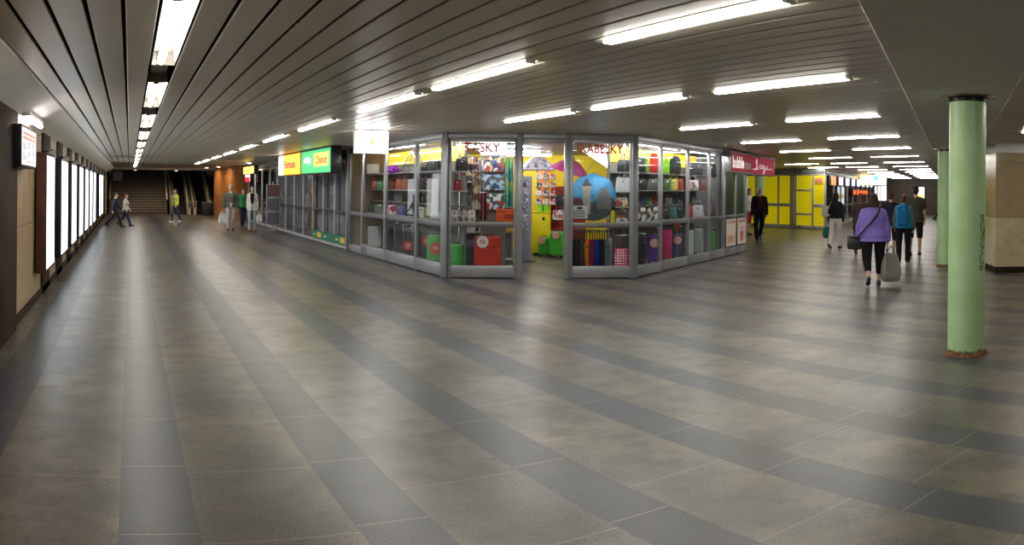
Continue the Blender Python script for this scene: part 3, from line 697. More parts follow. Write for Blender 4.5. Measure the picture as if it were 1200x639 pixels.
for i, wdt in ((0, 1), (1, 0), (2, 1)):
    t = thing('window_decal', 'green printed strip along the window foot, %s' % ('closest to the steel post', 'in the middle bay', 'in the farthest green bay')[i], 'decal', (5.755, yy[i+1]-.05, .12), -PI/2, 'green strips along the window foot')
    L = yy[i+1]-yy[i]-.1
    q = B(); q.box(0, L, -.004, .004, 0, .24); build('strip', q, GR, t, smooth=0)
    q = B(); [q.box(.15*L+j*.055, .15*L+j*.055+.04, -.007, -.003, .09, .14) for j in range(5)]; build('white_lettering', q, WHITE, t, smooth=0)
    if wdt:
        q = B(); q.box(.55*L, .95*L, -.007, -.003, .05, .2); build('yellow_patch', q, mat('yellow_decal', srgb=(226, 196, 70), rough=.5), t, smooth=0)
t = thing('window_poster', 'yellow and green poster inside the left corridor window near the steel post', 'poster', (6.1, 20.25, 1.0), -PI/2+.5)
q = B(); q.box(-.22, .22, -.01, .01, .1, 1.15, 0, .004); build('board', q, mat('lime_poster', srgb=(60, 150, 60), rough=.5), t)
q = B(); q.ell((.0, -.012, .4), (.15, .006, .24), 16, 8); q.ell((.05, -.012, .85), (.1, .006, .1), 14, 8); build('printed_patch', q, mat('poster_lemon', srgb=(214, 224, 60), rough=.5), t)
t = thing('peach_panel', 'peach coloured panel standing behind the glass under the yellow sign', 'panel', (6.35, 25.3, .02), -PI/2)
q = B(); q.box(-.8, .8, -.03, .03, 0, 1.9, 0, .01); build('board', q, mat('peach_board', srgb=(226, 164, 120), rough=.6), t)
for z in (.5, 1.0, 1.5):
    q = B(); q.box(-.8, .8, -.036, -.028, z, z+.02); build('seam', q, mat('peach_seam', srgb=(160, 110, 80)), t)
def side_sign(label, y0, y1, z0, z1, x0, x1, face, housing=BLACK):
    t = thing('shop_sign', label, 'sign', (x0, y1, z0), -PI/2)
    L = y1-y0
    q = B(); q.box(0, L, 0, x1-x0, 0, z1-z0, 0, .008); build('housing', q, housing, t)
    q = B(); q.box(.03, L-.03, -.006, .01, .03, z1-z0-.03); build('lit_face', q, face, t)
    return t, L
t, L = side_sign('green lit shop sign with white and yellow lettering above the left corridor windows', 18.35, 21.65, 2.06, 2.745, 5.0, 5.28, glow('green_sign', lin((30, 160, 92)), .75))
text('white_lettering', 'sázky', .22, glow('sign_white', (1, 1, 1), 2.2), t, Matrix.Translation((.78, -.01, .40)) @ FRONT, .004, .75)
q = B(); q.box(1.55, L-.2, -.012, -.004, .2, .56); build('yellow_patch', q, glow('sign_lemon', lin((236, 224, 90)), .95), t)
text('orange_lettering', 'Chance', .32, glow('sign_deep_orange', lin((206, 96, 20)), .5), t, Matrix.Translation((2.34, -.016, .37)) @ FRONT, .004, 1.3)
t, L = side_sign('yellow lit shop sign with rosy lettering beside the green sign', 21.75, 25.0, 2.06, 2.745, 5.0, 5.28, glow('yellow_sign', lin((250, 196, 24)), .85), mat('amber_box', srgb=(190, 120, 20), rough=.5))
q = B(); q.box(.03, .75, -.012, -.004, .03, .655); build('white_patch', q, SIGNW, t)
text('rosy_lettering', 'Fortuna', .34, glow('sign_rosy', lin((206, 66, 50)), .5), t, Matrix.Translation((1.75, -.012, .34)) @ FRONT, .004, 1.6)
t, L = side_sign('small yellow lit sign farthest along the left corridor shops', 30.2, 33.0, 2.22, 2.57, 5.0, 5.2, glow('small_amber_sign', lin((255, 214, 90)), 2.2))
for s in (.6, 2.2):
    q = B(); q.tube([(s, .1, .35), (s, .1, .545)], .012, 6); build('hanger', q, STEEL, t)
text('amber_lettering', 'tabák', .22, glow('sign_orange', lin((226, 150, 40)), 1.2), t, Matrix.Translation((1.4, -.012, .17)) @ FRONT, .003, 1.3)
t, L = side_sign('red and white lit sign in the dark doorway beside the orange wall', 35.0, 36.4, 1.9, 2.5, 5.62, 5.74, SIGNW)
q = B(); q.box(.03, L-.03, -.012, -.004, .03, .26); build('red_band', q, glow('red_sign', lin((214, 40, 50)), 1.5), t)
t = thing('hanging_sign', 'bright white lit sign with pink ice cream hanging beside the bag shop corner', 'sign', (4.34, 13.15, 2.32), -.05)
q = B(); q.box(-.31, .31, -.09, .09, 0, .425, 0, .01); build('housing', q, WHITE, t)
for s in (-1, 1):
    q = B(); q.box(-.30, .30, s*.09-.006, s*.09+.006, .012, .413); build('lit_face', q, glow('bright_white_sign', (1., .99, .98), 7.), t)
PK = mat('pink_print', srgb=(238, 150, 140), rough=.5, emit=lin((238, 150, 140)), es=2.2)
q = B(); q.loft([[(x*k_, -.099, .06+z*k_) for x, z in ((-.05, .0), (.05, 0), (.075, .12), (-.075, .12))] if False else [(x, yq, .06+z) for x, z in ((-.05, .0), (.05, 0), (.07, .11), (-.07, .11))] for yq in (-.101, -.095)]); build('printed_cup', q, PK, t, smooth=0)
q = B(); q.ell((0, -.097, .20), (.06, .004, .04), 14, 8); q.ell((.005, -.097, .25), (.04, .004, .04), 14, 8); q.ell((.01, -.097, .295), (.016, .004, .03), 14, 8); build('printed_swirl', q, mat('grey_print', srgb=(176, 150, 120), rough=.5, emit=lin((190, 150, 110)), es=1.6), t)
# kiosk signs and posters
MAG = mat('raspberry_sign', srgb=(132, 14, 38), rough=.65, emit=lin((176, 30, 62)), es=.15)
p = rpt(6.05, -.12); t = thing('shop_sign', 'raspberry shop sign reading bubble tea over the drinks kiosk', 'sign', (p[0], p[1], 2.16), rrz)
q = B(); q.box(-.95, .95, -.12, .06, 0, .56, 0, .012); build('housing', q, STEEL, t); q = B(); q.box(-.91, .91, -.128, -.115, .04, .52); build('lit_face', q, MAG, t)
text('lettering', 'bubble', .42, glow('kiosk_letters', (.95, .88, .84), .35), t, Matrix.Translation((-.36, -.131, .27)) @ FRONT, .004, .95)
text('lettering', 'tea', .34, mat('kiosk_letters_dim', srgb=(186, 172, 150), rough=.5), t, Matrix.Translation((.5, -.131, .24)) @ FRONT, .004, .5)
p = rpt(8.05, -.12); t = thing('shop_sign', 'pinkish red sign with looping white script hanging beyond the drinks kiosk', 'sign', (p[0], p[1], 2.14), rrz-.12)
q = B(); q.box(-.95, .95, -.1, .06, 0, .56, 0, .012); build('housing', q, STEEL, t); q = B(); q.box(-.91, .91, -.108, -.095, .04, .52); build('lit_face', q, mat('crimson_sign', srgb=(160, 18, 58), rough=.65, emit=lin((192, 32, 76)), es=.2), t)
q = B()
def scr(pts): q.tube([(x, -.112, z) for x, z in pts], .011, 5)
scr([(-.82, .2), (-.6, .17), (-.4, .22), (-.52, .4), (-.46, .47), (-.4, .42), (-.45, .25), (-.55, .17), (-.3, .2)])
scr([(-.28, .24), (-.2, .32), (-.1, .3), (-.2, .2), (-.05, .22), (.02, .33), (.0, .2), (.1, .22), (.16, .3), (.12, .1), (.02, .05), (.06, .14), (.3, .22), (.34, .30), (.3, .2), (.7, .21)])
build('script_lettering', q, glow('kiosk_letters', (.95, .88, .84), .35), t)
for s in (-.6, .6):
    q = B(); q.tube([(s, -.02, .56), (s, -.02, .625)], .012, 6); build('hanger', q, STEEL, t)
CREAM = mat('poster_cream', srgb=(236, 226, 214), rough=.45)
for i, (a, c) in enumerate(((5.32, 6.08), (6.24, 6.98))):
    p = rpt(a, -.055); t = thing('poster', ('drinks poster with three cups in the kiosk window, left of two', 'drinks poster with one pink cup in the kiosk window, right of two')[i], 'poster', (p[0], p[1], .26), rrz, 'posters in the kiosk windows')
    L = c-a
    q = B(); q.box(0, L, -.006, .006, 0, .70); build('sheet', q, CREAM, t, smooth=0)
    text('lettering', ('ICE CREAM', 'SHAKE')[i], .1, mat('poster_pink', srgb=(206, 70, 90), rough=.5), t, Matrix.Translation((L/2, -.008, .62)) @ FRONT, .002, L*.8)
    for j in range((3, 1)[i]):
        cx = L*(.22+.28*j) if i == 0 else L*.5; w = .075 if i == 0 else .16; h = .18 if i == 0 else .26
        q = B(); q.loft([[(cx+x, yq, z) for x, z in ((-w*.6, .08), (w*.6, .08), (w, .08+h), (-w, .08+h))] for yq in (-.010, -.005)]); build('printed_cup', q, mat('cup_%d_%d' % (i, j), srgb=((214, 150, 96), (200, 120, 70), (220, 176, 120))[j] if i == 0 else (216, 96, 110), rough=.5), t, smooth=0)
        q = B(); q.ell((cx, -.008, .1+h+.05), (w*.9, .004, .07), 14, 8); build('printed_swirl', q, mat('swirl_%d' % i, srgb=((246, 226, 190), (240, 176, 180))[i], rough=.5), t)
# newspaper stand
t = thing('display_stand', 'grey stand with three stacked notice frames in the left corridor', 'stand', (5.45, 28.4, 0), .05)
q = B(); q.lathe([(.22, 0), (.24, .012), (.05, .035), (.02, .06)], 20); build('base', q, STEEL, t)
q = B(); q.tube([(0, 0, .03), (0, 0, 1.9)], .022, 8); build('pole', q, STEEL, t)
for j, c in enumerate(((126, 92, 92), (110, 112, 122), (104, 106, 116))):
    z = 1.30-j*.52
    q = B(); q.box(-.27, .27, -.06, -.02, z, z+.5, 0, .006); f = build('notice_frame', q, mat('frame_silver', srgb=(176, 176, 182), rough=.4, metal=.5), t)
    q = B(); q.box(-.24, .24, -.066, -.058, z+.03, z+.47); build('notice_sheet', q, mat('notice_%d' % j, srgb=c, rough=.5, noise=.2, nscale=20), f)
t = thing('paper_scrap', 'tiny crumpled white scrap on the floor before the kiosk', 'litter', (*ground(866.5, 308.5), 0)); 
q = B(); random.seed(3)
def crump(u, v): return (.09*(u-.5), .07*(v-.5), .012+.02*random.random())
q.sheet(crump, 5, 4, .004); build('sheet', q, WHITE, t)
# ================================================================== GOODS OF THE BAG SHOP
def rrect(w, d, r, z, n=4):
    out = []
    for cx, cy, a0 in ((w/2-r, d/2-r, 0), (-w/2+r, d/2-r, PI/2), (-w/2+r, -d/2+r, PI), (w/2-r, -d/2+r, 1.5*PI)):
        for i in range(n+1): a = a0+PI/2*i/n; out.append((cx+r*math.cos(a), cy+r*math.sin(a), z))
    return out
def sticker(t, x, y, z, r, rgb, fleck=None, rot=0.):
    q = B(); n = 18
    q.loft([[(x+r*(1+.12*(k % 2))*math.cos(2*PI*k/n), yy_, z+r*(1+.12*(k % 2))*math.sin(2*PI*k/n)) for k in range(n)] for yy_ in (y-.006, y)])
    p = build('price_sticker', q, mat('sticker_%d_%d_%d' % rgb, srgb=rgb, rough=.5), t, smooth=0)
    if fleck:
        text('sticker_lettering', fleck, r*.95, WHITE if rgb[1] < 180 else mat('sticker_red', srgb=(214, 60, 60)), p, Matrix.Translation((x, y-.008, z)) @ FRONT, .002)
def suitcase(x, y, z, rz, w, h, d, m, label, group='suitcases behind the bag shop windows', st=None, handle=.0, ribs=7, horiz=True):
    t = thing('suitcase', label, 'suitcase', (x, y, z), rz, group)
    q = B(); rings = []; r = min(.06, d*.35); zb, zt = .055, h
    def ins(k, zz): return rrect(w-2*k, d-2*k, max(r-k*.6, .012), zz)
    rings.append(ins(.045, zb)); rings.append(ins(.012, zb+.018)); rings.append(ins(0, zb+.05))
    if horiz:
        for i in range(ribs):
            a = zb+.06+(zt-zb-.12)*i/ribs; b_ = zb+.06+(zt-zb-.12)*(i+1)/ribs; e = (b_-a)*.13
            rings += [ins(0, a+e), ins(0, b_-e), ins(.009, b_-e*.4), ins(.009, b_+e*.4)]
    rings += [ins(0, zt-.05), ins(.014, zt-.016), ins(.05, zt)]
    q.loft(rings)
    if not horiz:
        for i in range(5):
            xx = -w*.36+w*.18*i; q.box(xx-.012, xx+.012, -d/2-.008, d/2+.008, zb+.08, zt-.08, 0, .005)
    sh = build('shell', q, m, t)
    q = B(); q.loft([rrect(w+.006, .022, .01, zb+.03), rrect(w+.006, .022, .01, zt-.02)]); q.box(-w*.42, w*.42, -.011, .011, zt-.006, zt+.004)
    build('zip_seam', q, BLACK, sh)
    q = B(); q.tube([(-.08, 0, h-.005), (-.07, 0, h+.025), (.07, 0, h+.025), (.08, 0, h-.005)], .011, 6); build('carry_handle', q, BLACK, t)
    for sx in (-1, 1):
        for sy in (-1, 1):
            q = B(); q.tube([(sx*(w/2-.055)-.014, sy*(d/2-.045), .027), (sx*(w/2-.055)+.014, sy*(d/2-.045), .027)], .026, 10); q.box(sx*(w/2-.055)-.02, sx*(w/2-.055)+.02, sy*(d/2-.045)-.02, sy*(d/2-.045)+.02, .035, .065)
            build('wheel', q, RUBBER, t)
    if handle:
        q = B()
        for s in (-1, 1): q.tube([(s*.10, d*.3, h-.03), (s*.10, d*.3, h+handle)], .009, 6)
        q.box(-.125, .125, d*.3-.018, d*.3+.018, h+handle-.01, h+handle+.025, 0, .008); build('trolley_handle', q, CHROME, t)
    if st: sticker(t, w*st[2], -d/2-.011, h*st[3], st[1], st[0], st[4] if len(st) > 4 else None)
    return t
def handbag(x, y, z, rz, w, h, m, label, group, d=None, two=True, hm=None, flap=False, clasp=True):
    d = d or w*.42; t = thing('handbag', label, 'handbag', (x, y, z), rz, group)
    q = B(); bh = h*.68
    q.loft([rrect(w*k, d*k2, min(w, d)*.22*k2, bh*f) for f, k, k2 in ((.0, .86, .8), (.03, .97, .95), (.2, 1, 1.), (.55, .96, .86), (.85, .88, .55), (.97, .84, .38), (1., .80, .28))]); body = build('body', q, m, t)
    if flap:
        q = B(); q.sheet(lambda u, v: (w*.44*(2*u-1), -d*.30-.26*d*v-.005, bh*(1.0-.52*v)+.012*math.sin(PI*u)), 8, 5, .008); build('flap', q, hm or m, body)
    q = B()
    for s in ((-1, 1) if two else (0,)):
        q.tube([(w*.27*math.cos(a), s*d*.12, bh*.95+(h-bh)*1.0*math.sin(a)) for a in (PI*i/12 for i in range(13))], max(.006, w*.022), 6)
        build('handle', q, hm or m, t); q = B()
    q.bm.free()
    if clasp:
        q = B(); q.box(-.018, .018, -d*.36-.012, -d*.36+.012, bh*.66, bh*.80, 0, .004); build('clasp', q, CHROME, t)
    return t
def backpack(x, y, z, rz, w, h, m, label, group, m2=None):
    d = w*.5; t = thing('backpack', label, 'backpack', (x, y, z), rz, group)
    q = B(); q.loft([rrect(w*k, d*k2, d*.32*k2, h*f) for f, k, k2 in ((0, .84, .8), (.03, .96, .95), (.3, 1, 1), (.65, .96, .92), (.85, .82, .78), (.95, .6, .58), (1, .32, .34))]); build('body', q, m, t)
    q = B(); q.loft([[(p[0], p[1]-d*.5, p[2]) for p in rrect(w*.72*k, d*.34*k, d*.12, h*f)] for f, k in ((.08, .85), (.11, 1), (.38, 1), (.44, .9), (.47, .6))]); build('front_pocket', q, m2 or m, t)
    q = B(); q.tube([(.05*math.cos(a), .01, h*.98+.05*math.sin(a)) for a in (PI*i/8 for i in range(9))], .009, 6); build('top_loop', q, BLACK, t)
    for s in (-1, 1):
        q = B(); q.sheet(lambda u, v: (s*w*.26+.035*(u-.5)+s*.03*math.sin(PI*v), d*.45+.05*math.sin(PI*v), h*(.92-.8*v)), 1, 8, .012); build('shoulder_strap', q, BLACK, t)
    q = B(); q.tube([(-w*.34, -d*.40, h*.62), (-w*.2, -d*.47, h*.72), (w*.2, -d*.47, h*.72), (w*.34, -d*.40, h*.62)], .006, 5); build('zip', q, BLACK, t)
    return t
def tote(x, y, z, rz, w, h, m, label, group, hm=None, d=.09, hh=.14):
    t = thing('tote_bag', label, 'bag', (x, y, z), rz, group)
    q = B(); q.loft([rrect(w*k, d*k2, .02*k2, h*f) for f, k, k2 in ((0, .93, .8), (.03, .98, 1), (.5, 1, 1), (.9, .99, .6), (1, .98, .45))]); build('body', q, m, t)
    for s in (-1, 1):
        q = B(); q.tube([(-w*.2, s*d*.2, h*.97), (-w*.17, s*d*.2, h+hh*.7), (-w*.08, s*d*.2, h+hh), (w*.08, s*d*.2, h+hh), (w*.17, s*d*.2, h+hh*.7), (w*.2, s*d*.2, h*.97)], .008, 5); build('handle', q, hm or m, t)
    return t
def open_umbrella(x, y, z, rz, R, mats, label, tilt=(0, 0), depth=.32, group=None, cat='umbrella', art=False):
    """dome canopy; local axis +Z is the tip"""
    t = thing('open_umbrella', label, cat, (x, y, z), rz, group); t.rotation_euler = (tilt[0], tilt[1], rz)
    def cp(a, k):              # point on canopy at angle a, radius fraction k
        sag = 1-.055*(1-abs(math.cos(4*a)))*k*k
        return Vector((R*k*sag*math.cos(a), R*k*sag*math.sin(a), -depth*(k**2.0)))
    q = B(); ng, nr = 48, 9
    for s in (0, 1):
        off = -.004*s; V = [[q.bm.verts.new(cp(2*PI*i/ng, (j+.15)/(nr+.15))+Vector((0, 0, off))) for j in range(nr+1)] for i in range(ng)]
        for i in range(ng):
            for j in range(nr): q.face((V[i][j], V[(i+1) % ng][j], V[(i+1) % ng][j+1], V[i][j+1]), (i*8//ng) % len(mats) if s == 0 else 0)
    cano = build('canopy', q, mats, t)
    for i in range(8):
        a = 2*PI*i/8; q = B(); q.tube([cp(a, k)+Vector((0, 0, -.010)) for k in (.03, .3, .6, .85, 1.0)], .005, 5); rb = build('rib', q, STEELD, t)
        q = B(); q.tube([cp(a, 1.0)+Vector((0, 0, -.010)), cp(a, 1.03)+Vector((0, 0, -.014))], .008, 6); build('rib_tip', q, BLACK, rb)
    q = B(); q.tube([(0, 0, -.68), (0, 0, .01)], .008, 8); build('shaft', q, STEEL, t)
    q = B(); q.tube([(0, 0, .0), (0, 0, .03), (0, 0, .09)], [.018, .012, .005], 8); build('ferrule', q, BLACK, t)
    q = B(); q.tube([(0, 0, -.66), (0, 0, -.76), (.015, 0, -.80), (.05, 0, -.82), (.085, 0, -.80), (.09, 0, -.76)], .014, 8); build('handle', q, BLACK, t)
    return t, cp
def closed_umbrella(x, y, ztop, rz, m, L, label, hookm=None):
    t = thing('folded_umbrella', label, 'umbrella', (x, y, ztop-L), rz, 'folded umbrellas hanging in the front window')
    q = B(); n = 16; rg = []
    for z, r in ((.05, .012), (.12, .020), (.3, .030), (.52, .036), (.62, .030), (.68, .018)):
        k = L/.9; rg.append([(r*(1+.28*math.cos(8*a))*math.cos(a+z*1.6), r*(1+.28*math.cos(8*a))*math.sin(a+z*1.6), z*k) for a in (2*PI*i/n for i in range(n))])
    q.loft(rg); c = build('furled_canopy', q, m, t)
    q = B(); q.lathe([(.037, .5*L/.9), (.039, .52*L/.9), (.037, .54*L/.9)], 12); build('tie_band', q, BLACK, c)
    q = B(); q.tube([(0, 0, 0), (0, 0, .06)], [.004, .007], 6); build('tip', q, CHROME, t)
    q = B(); k = L/.9; q.tube([(0, 0, .66*k), (0, 0, .82*k), (.012, 0, .865*k), (.04, 0, .885*k), (.068, 0, .865*k), (.072, 0, .82*k)], .011, 7); build('hook_handle', q, hookm or BLACK, t)
    return t
def at(px, d): a = az(px); return (d*math.sin(a), d*math.cos(a))
def onleft(px, X): return X/math.sin(az(px))                     # distance where the sight line meets x = X
def onright(px, off):                                           # ... meets the line parallel to the right window, off metres inside
    a = az(px); dv = Vector((math.sin(a), math.cos(a))); o = Bc+rn*off
    return o.dot(rn)/dv.dot(rn)
def onfront(px, off):
    a = az(px); dv = Vector((math.sin(a), math.cos(a))); o = A+fn*off
    return o.dot(fn)/dv.dot(fn)
# ---- shelving ------------------------------------------------------------
SHELFM = mat('white_shelf_board', srgb=(176, 176, 174), rough=.4)
YHEAD = glow('yellow_header', lin((250, 206, 60)), .9)
def shelving(label, p0, p1, levels, depth, into, zt=2.62, head=True):
    p0, p1 = Vector(p0), Vector(p1); e = p1-p0; L = e.length
    rz = math.atan2(e.y, e.x); t = thing('shelving_unit', label, 'shelf', (p0.x, p0.y, 0), rz)
    s = 1 if Vector((-e.y, e.x)).dot(Vector(into)) > 0 else -1     # side on which the back panel stands
    q = B(); a, c = sorted((s*depth, s*(depth+.03))); q.box(0, L, a, c, .0, zt); build('back_panel', q, INW, t, smooth=0)
    n = max(2, round(L/1.2)+1)
    for i in range(n):
        q = B(); xx = L*i/(n-1); a, c = sorted((s*(depth-.04), s*depth)); q.box(xx-.02, xx+.02, a, c, 0, zt); build('upright', q, STEEL, t, smooth=0)
    for z, dep in levels:
        q = B(); a, c = sorted((s*(depth-dep), s*depth)); q.box(0, L, a, c, z-.025, z, 0, .004); build('shelf_board', q, SHELFM, t)
    if head:
        q = B(); a, c = sorted((s*(depth-.02), s*(depth-.05))); q.box(0, L, a, c, 2.30, 2.62); build('header_band', q, YHEAD, t, smooth=0)
LZ = [(.10, .95), (1.05, .60), (1.36, .40), (1.66, .55), (2.07, .55)]
shelving('tall stepped shelving behind the left side window of the bag shop', (5.92, 19.38), (5.92, 14.40), LZ, .95, (1, 0))
RZL = [(.10, .95), (1.05, .70), (1.36, .25), (1.70, .65), (2.08, .62)]
a0, a1 = rpt(1.02, .12), rpt(6.0, .12)
shelving('tall stepped shelving behind the right side window of the bag shop', a0, a1, RZL, .98, (rn.x, rn.y))
def fboard(label, t0, t1, z, n0, n1, legs=True):
    p = fpt(t0, n0); t = thing('display_shelf', label, 'shelf', (p[0], p[1], 0), frz)
    q = B(); q.box(0, t1-t0, 0, n1-n0, z-.025, z, 0, .004); build('shelf_board', q, SHELFM, t)
    for x in (.02, t1-t0-.02):
        for y in (.01, n1-n0-.01):
            q = B(); q.tube([(x, y, z-.01), (x, y, 2.70)], .003, 4); build('hanging_wire', q, STEEL, t)
fboard('narrow white shelf behind the TASKY window', .10, .72, 1.04, .18, .55)
fboard('low white shelf behind the blue umbrella', 2.42, 3.50, 1.02, .45, .85)
def fplat(label, t0, t1, n0, n1):
    p = fpt(t0, n0); t = thing('display_plinth', label, 'plinth', (p[0], p[1], 0), frz)
    q = B(); q.box(0, t1-t0, 0, n1-n0, .0, .10, 0, .006); build('body', q, mat('plinth_grey', srgb=(150, 150, 150), rough=.5), t)
fplat('low grey plinth under the red suitcase', .1, 1.32, .12, .95)
fplat('low grey plinth under the hanging umbrellas', 2.42, 3.5, .12, .9)
# ---- left side window -------------------------------------------------------
def H(px, y, d): return hz(px, y, d)
GL = 'bags on the shelves behind the left side window'
W50 = (226, 62, 58)
lf = [(456, 267, 10, (34, 38, 64), 'navy', None), (468, 268, 12, (62, 72, 74), 'dark grey green', None), (478, 271, 10, (44, 40, 44), 'charcoal', (W50, .10, 0, .45, '50')),
      (489, 271, 11, (36, 40, 40), 'black', None), (500, 274, 11, (52, 56, 60), 'slate grey', (W50, .11, 0, .75, '50'))]
for i, (px, yt, wpx, c, cn, st) in enumerate(lf):
    d = onleft(px, 6.32); p = at(px, d); suitcase(p[0], p[1], .10, -az(px)+.1, wpx*d/885*1.05, max(.55, H(px, yt, d)-.10), .24, plastic(c), '%s suitcase on the floor of the left side window%s' % (cn, ' with red 50 sticker' if st else ''), st=st, handle=.12)
p = at(512, 15.85); suitcase(p[0], p[1], .10, -az(512), .40, .62, .25, plastic((92, 196, 84)), 'bright green ribbed suitcase with red and white 50 sticker in left side window', st=(W50, .12, -.05, .56, '50'))
row = [(455, 12, (96, 70, 56), 'brown'), (462.5, 12, (112, 44, 40), 'wine red'), (470, 12, (176, 88, 52), 'burnt orange'), (478, 12, (150, 84, 66), 'rusty'), (491, 13, (86, 92, 66), 'olive'), (499, 12, (58, 48, 46), 'dark brown'), (506, 11, (110, 62, 52), 'reddish brown'), (521, 10, (176, 56, 52), 'red')]
for i, (px, wpx, c, cn) in enumerate(row):
    d = onleft(px, 6.45); p = at(px, d); handbag(p[0], p[1], 1.66, -az(px)+.15, wpx*d/885*1.1, .36, leather(c), '%s handbag on the upper shelf of the left side window' % cn, GL, flap=i % 2 == 0)
row = [(458, 15, printed('floral_white', [(240, 232, 232), (230, 150, 170), (250, 245, 240), (160, 70, 90)]), 'white and pink floral'), (471, 9, leather((84, 84, 150)), 'violet blue'), (479, 9, leather((36, 62, 56)), 'dark green'), (493, 13, leather((224, 224, 222)), 'white'), (502, 9, leather((150, 148, 90)), 'khaki'), (513, 15, leather((222, 230, 238)), 'large pale blue white')]
for i, (px, wpx, m, cn) in enumerate(row):
    d = onleft(px, 6.40); p = at(px, d); handbag(p[0], p[1], 1.05, -az(px)+.1, wpx*d/885*1.1, .33, m, '%s handbag just above the rail of the left side window' % cn, GL, hm=leather((70, 60, 56)) if i % 2 else None)
row = [(459, 10, (70, 80, 106), 'blue grey'), (466, 9, (150, 156, 166), 'silver grey'), (476, 10, (52, 40, 38), 'espresso'), (491, 10, (62, 48, 40), 'dark coffee'), (500, 12, (88, 70, 56), 'mid brown')]
for i, (px, wpx, c, cn) in enumerate(row):
    d = onleft(px, 6.62); p = at(px, d); handbag(p[0], p[1], 1.36, -az(px), wpx*d/885, .27, leather(c), 'small %s handbag on the middle shelf of the left side window' % cn, GL)
for px, wpx, s in ((499, 12, 'nearest the umbrella'), (508, 12, 'in the middle'), (517, 12, 'nearest the corner')):
    d = onleft(px, 6.5); p = at(px, d); handbag(p[0], p[1], 2.07, -az(px), wpx*d/885*1.1, .36, leather((24, 24, 27)), 'black travel bag on the top shelf of the left side window, %s' % s, GL, d=.2)
# purple feather hat, white towel, clear umbrella
d = onleft(461, 6.35); p = at(461, d); t = thing('hat', 'fluffy purple hat on top of the left side window handbags', 'hat', (p[0], p[1], 2.07), 0)
q = B(); q.lathe([(.02, .0), (.19, .0), (.2, .012), (.12, .03), (.115, .12), (.09, .17), (.02, .185)], 24); build('crown', q, cloth((128, 40, 160)), t)
q = B()
for k in range(26):
    a = k*2.4; r = .11+.03*(k % 3); q.ell((r*math.cos(a), r*math.sin(a), .05+.02*(k % 4)), (.035, .035, .03), 8, 5)
build('fluffy_trim', q, cloth((150, 60, 186)), t)
def hangcloth(name, label, cat, x, y, z0, z1, w, m, rz, folds=3, group=None):
    t = thing(name, label, cat, (x, y, z0), rz, group); h = z1-z0
    q = B(); q.sheet(lambda u, v: (w*(u-.5)*(.82+.18*(1-v)), .03*math.sin(u*folds*2*PI)*(1.0-.5*v)-.02*v, h*v), 18, 8, .012); build('cloth', q, m, t)
    q = B(); q.tube([(-w*.5, -.015, h), (w*.5, -.015, h)], .010, 6); q.tube([(0, -.015, h), (0, -.015, h+.06), (.02, -.015, h+.08), (.03, -.015, h+.06)], .005, 5); build('hanger', q, STEEL, t)
    return t
p = at(512.5, 15.3); hangcloth('scarf', 'long plain white scarf hanging in the left side window', 'scarf', p[0], p[1], 1.22, 2.0, .24, cloth((238, 238, 240)), -az(512))
d = onleft(484, 6.09); p = at(484, d); open_umbrella(p[0], p[1]-.05, 2.52, 0, .26, [CLEARV], 'clear domed umbrella hanging open high in the left side window', depth=.36)
# last bay near the steel post
for px, z, w, h, m, s in ((440.5, 1.66, .16, .34, leather((170, 44, 60)), 'crimson pouch bag'), (445.5, 1.66, .13, .32, leather((40, 140, 60)), 'leaf green pouch bag'), (437, 1.05, .2, .3, leather((40, 40, 44)), 'black small bag'), (445, 1.05, .2, .34, leather((120, 130, 110)), 'grey green small bag')):
    d = onleft(px, 6.4); p = at(px, d); handbag(p[0], p[1], z, -az(px), w*1.3, h, m, s+' in the farthest left side window bay', GL)
d = onleft(437, 6.3); p = at(437, d); t = thing('carton', 'white carton on the top shelf in the farthest left window bay', 'box', (p[0], p[1], 2.07), -az(437))
q = B(); q.box(-.16, .16, -.1, .1, 0, .24, 0, .006); build('body', q, WHITE, t); q = B(); q.box(-.15, .15, -.095, .095, .24, .26, 0, .004); build('lid', q, SHELFM, t)
d = onleft(440, 6.3); p = at(440, d); suitcase(p[0], p[1], .10, -az(440), .36, .6, .22, plastic((188, 190, 192)), 'silver grey suitcase in the farthest left side window bay')
# ---- TASKY window -----------------------------------------------------------
d = onfront(572, .42); p = at(572, d); suitcase(p[0], p[1], .10, -az(572)-.06, .52, .68, .27, plastic((206, 62, 50)), 'large red suitcase with round white sticker behind the front window', st=((246, 236, 236), .11, -.17, .84, '50'), horiz=True, ribs=3)
d = onfront(535, .45); p = at(535, d); suitcase(p[0], p[1], .10, -az(535)-.75, .36, .52, .24, plastic((98, 190, 96)), 'small green ribbed suitcase beside the red one in the front window')
i0, i1 = at(531, 16.9), at(604, 17.1)
shelving('tall bag shelves standing inside the shop behind the TASKY window', i0, i1, [(.10, .42), (.72, .42), (1.30, .42), (1.86, .42)], .42, (.5, .87), 2.35, False)
random.seed(21)
pal = [((74, 60, 54), 'mocha'), ((32, 32, 36), 'jet black'), ((150, 44, 48), 'ruby'), ((196, 186, 170), 'oatmeal'), ((60, 76, 96), 'slate blue'), ((120, 84, 56), 'tan brown'), ((212, 206, 200), 'ivory'), ((92, 40, 60), 'burgundy'), ((54, 70, 60), 'bottle green'), ((176, 120, 90), 'cinnamon'), ((40, 44, 60), 'ink blue'), ((130, 126, 124), 'stone grey'), ((224, 170, 60), 'mustard'), ((70, 46, 40), 'cocoa'), ((160, 60, 110), 'mulberry')]
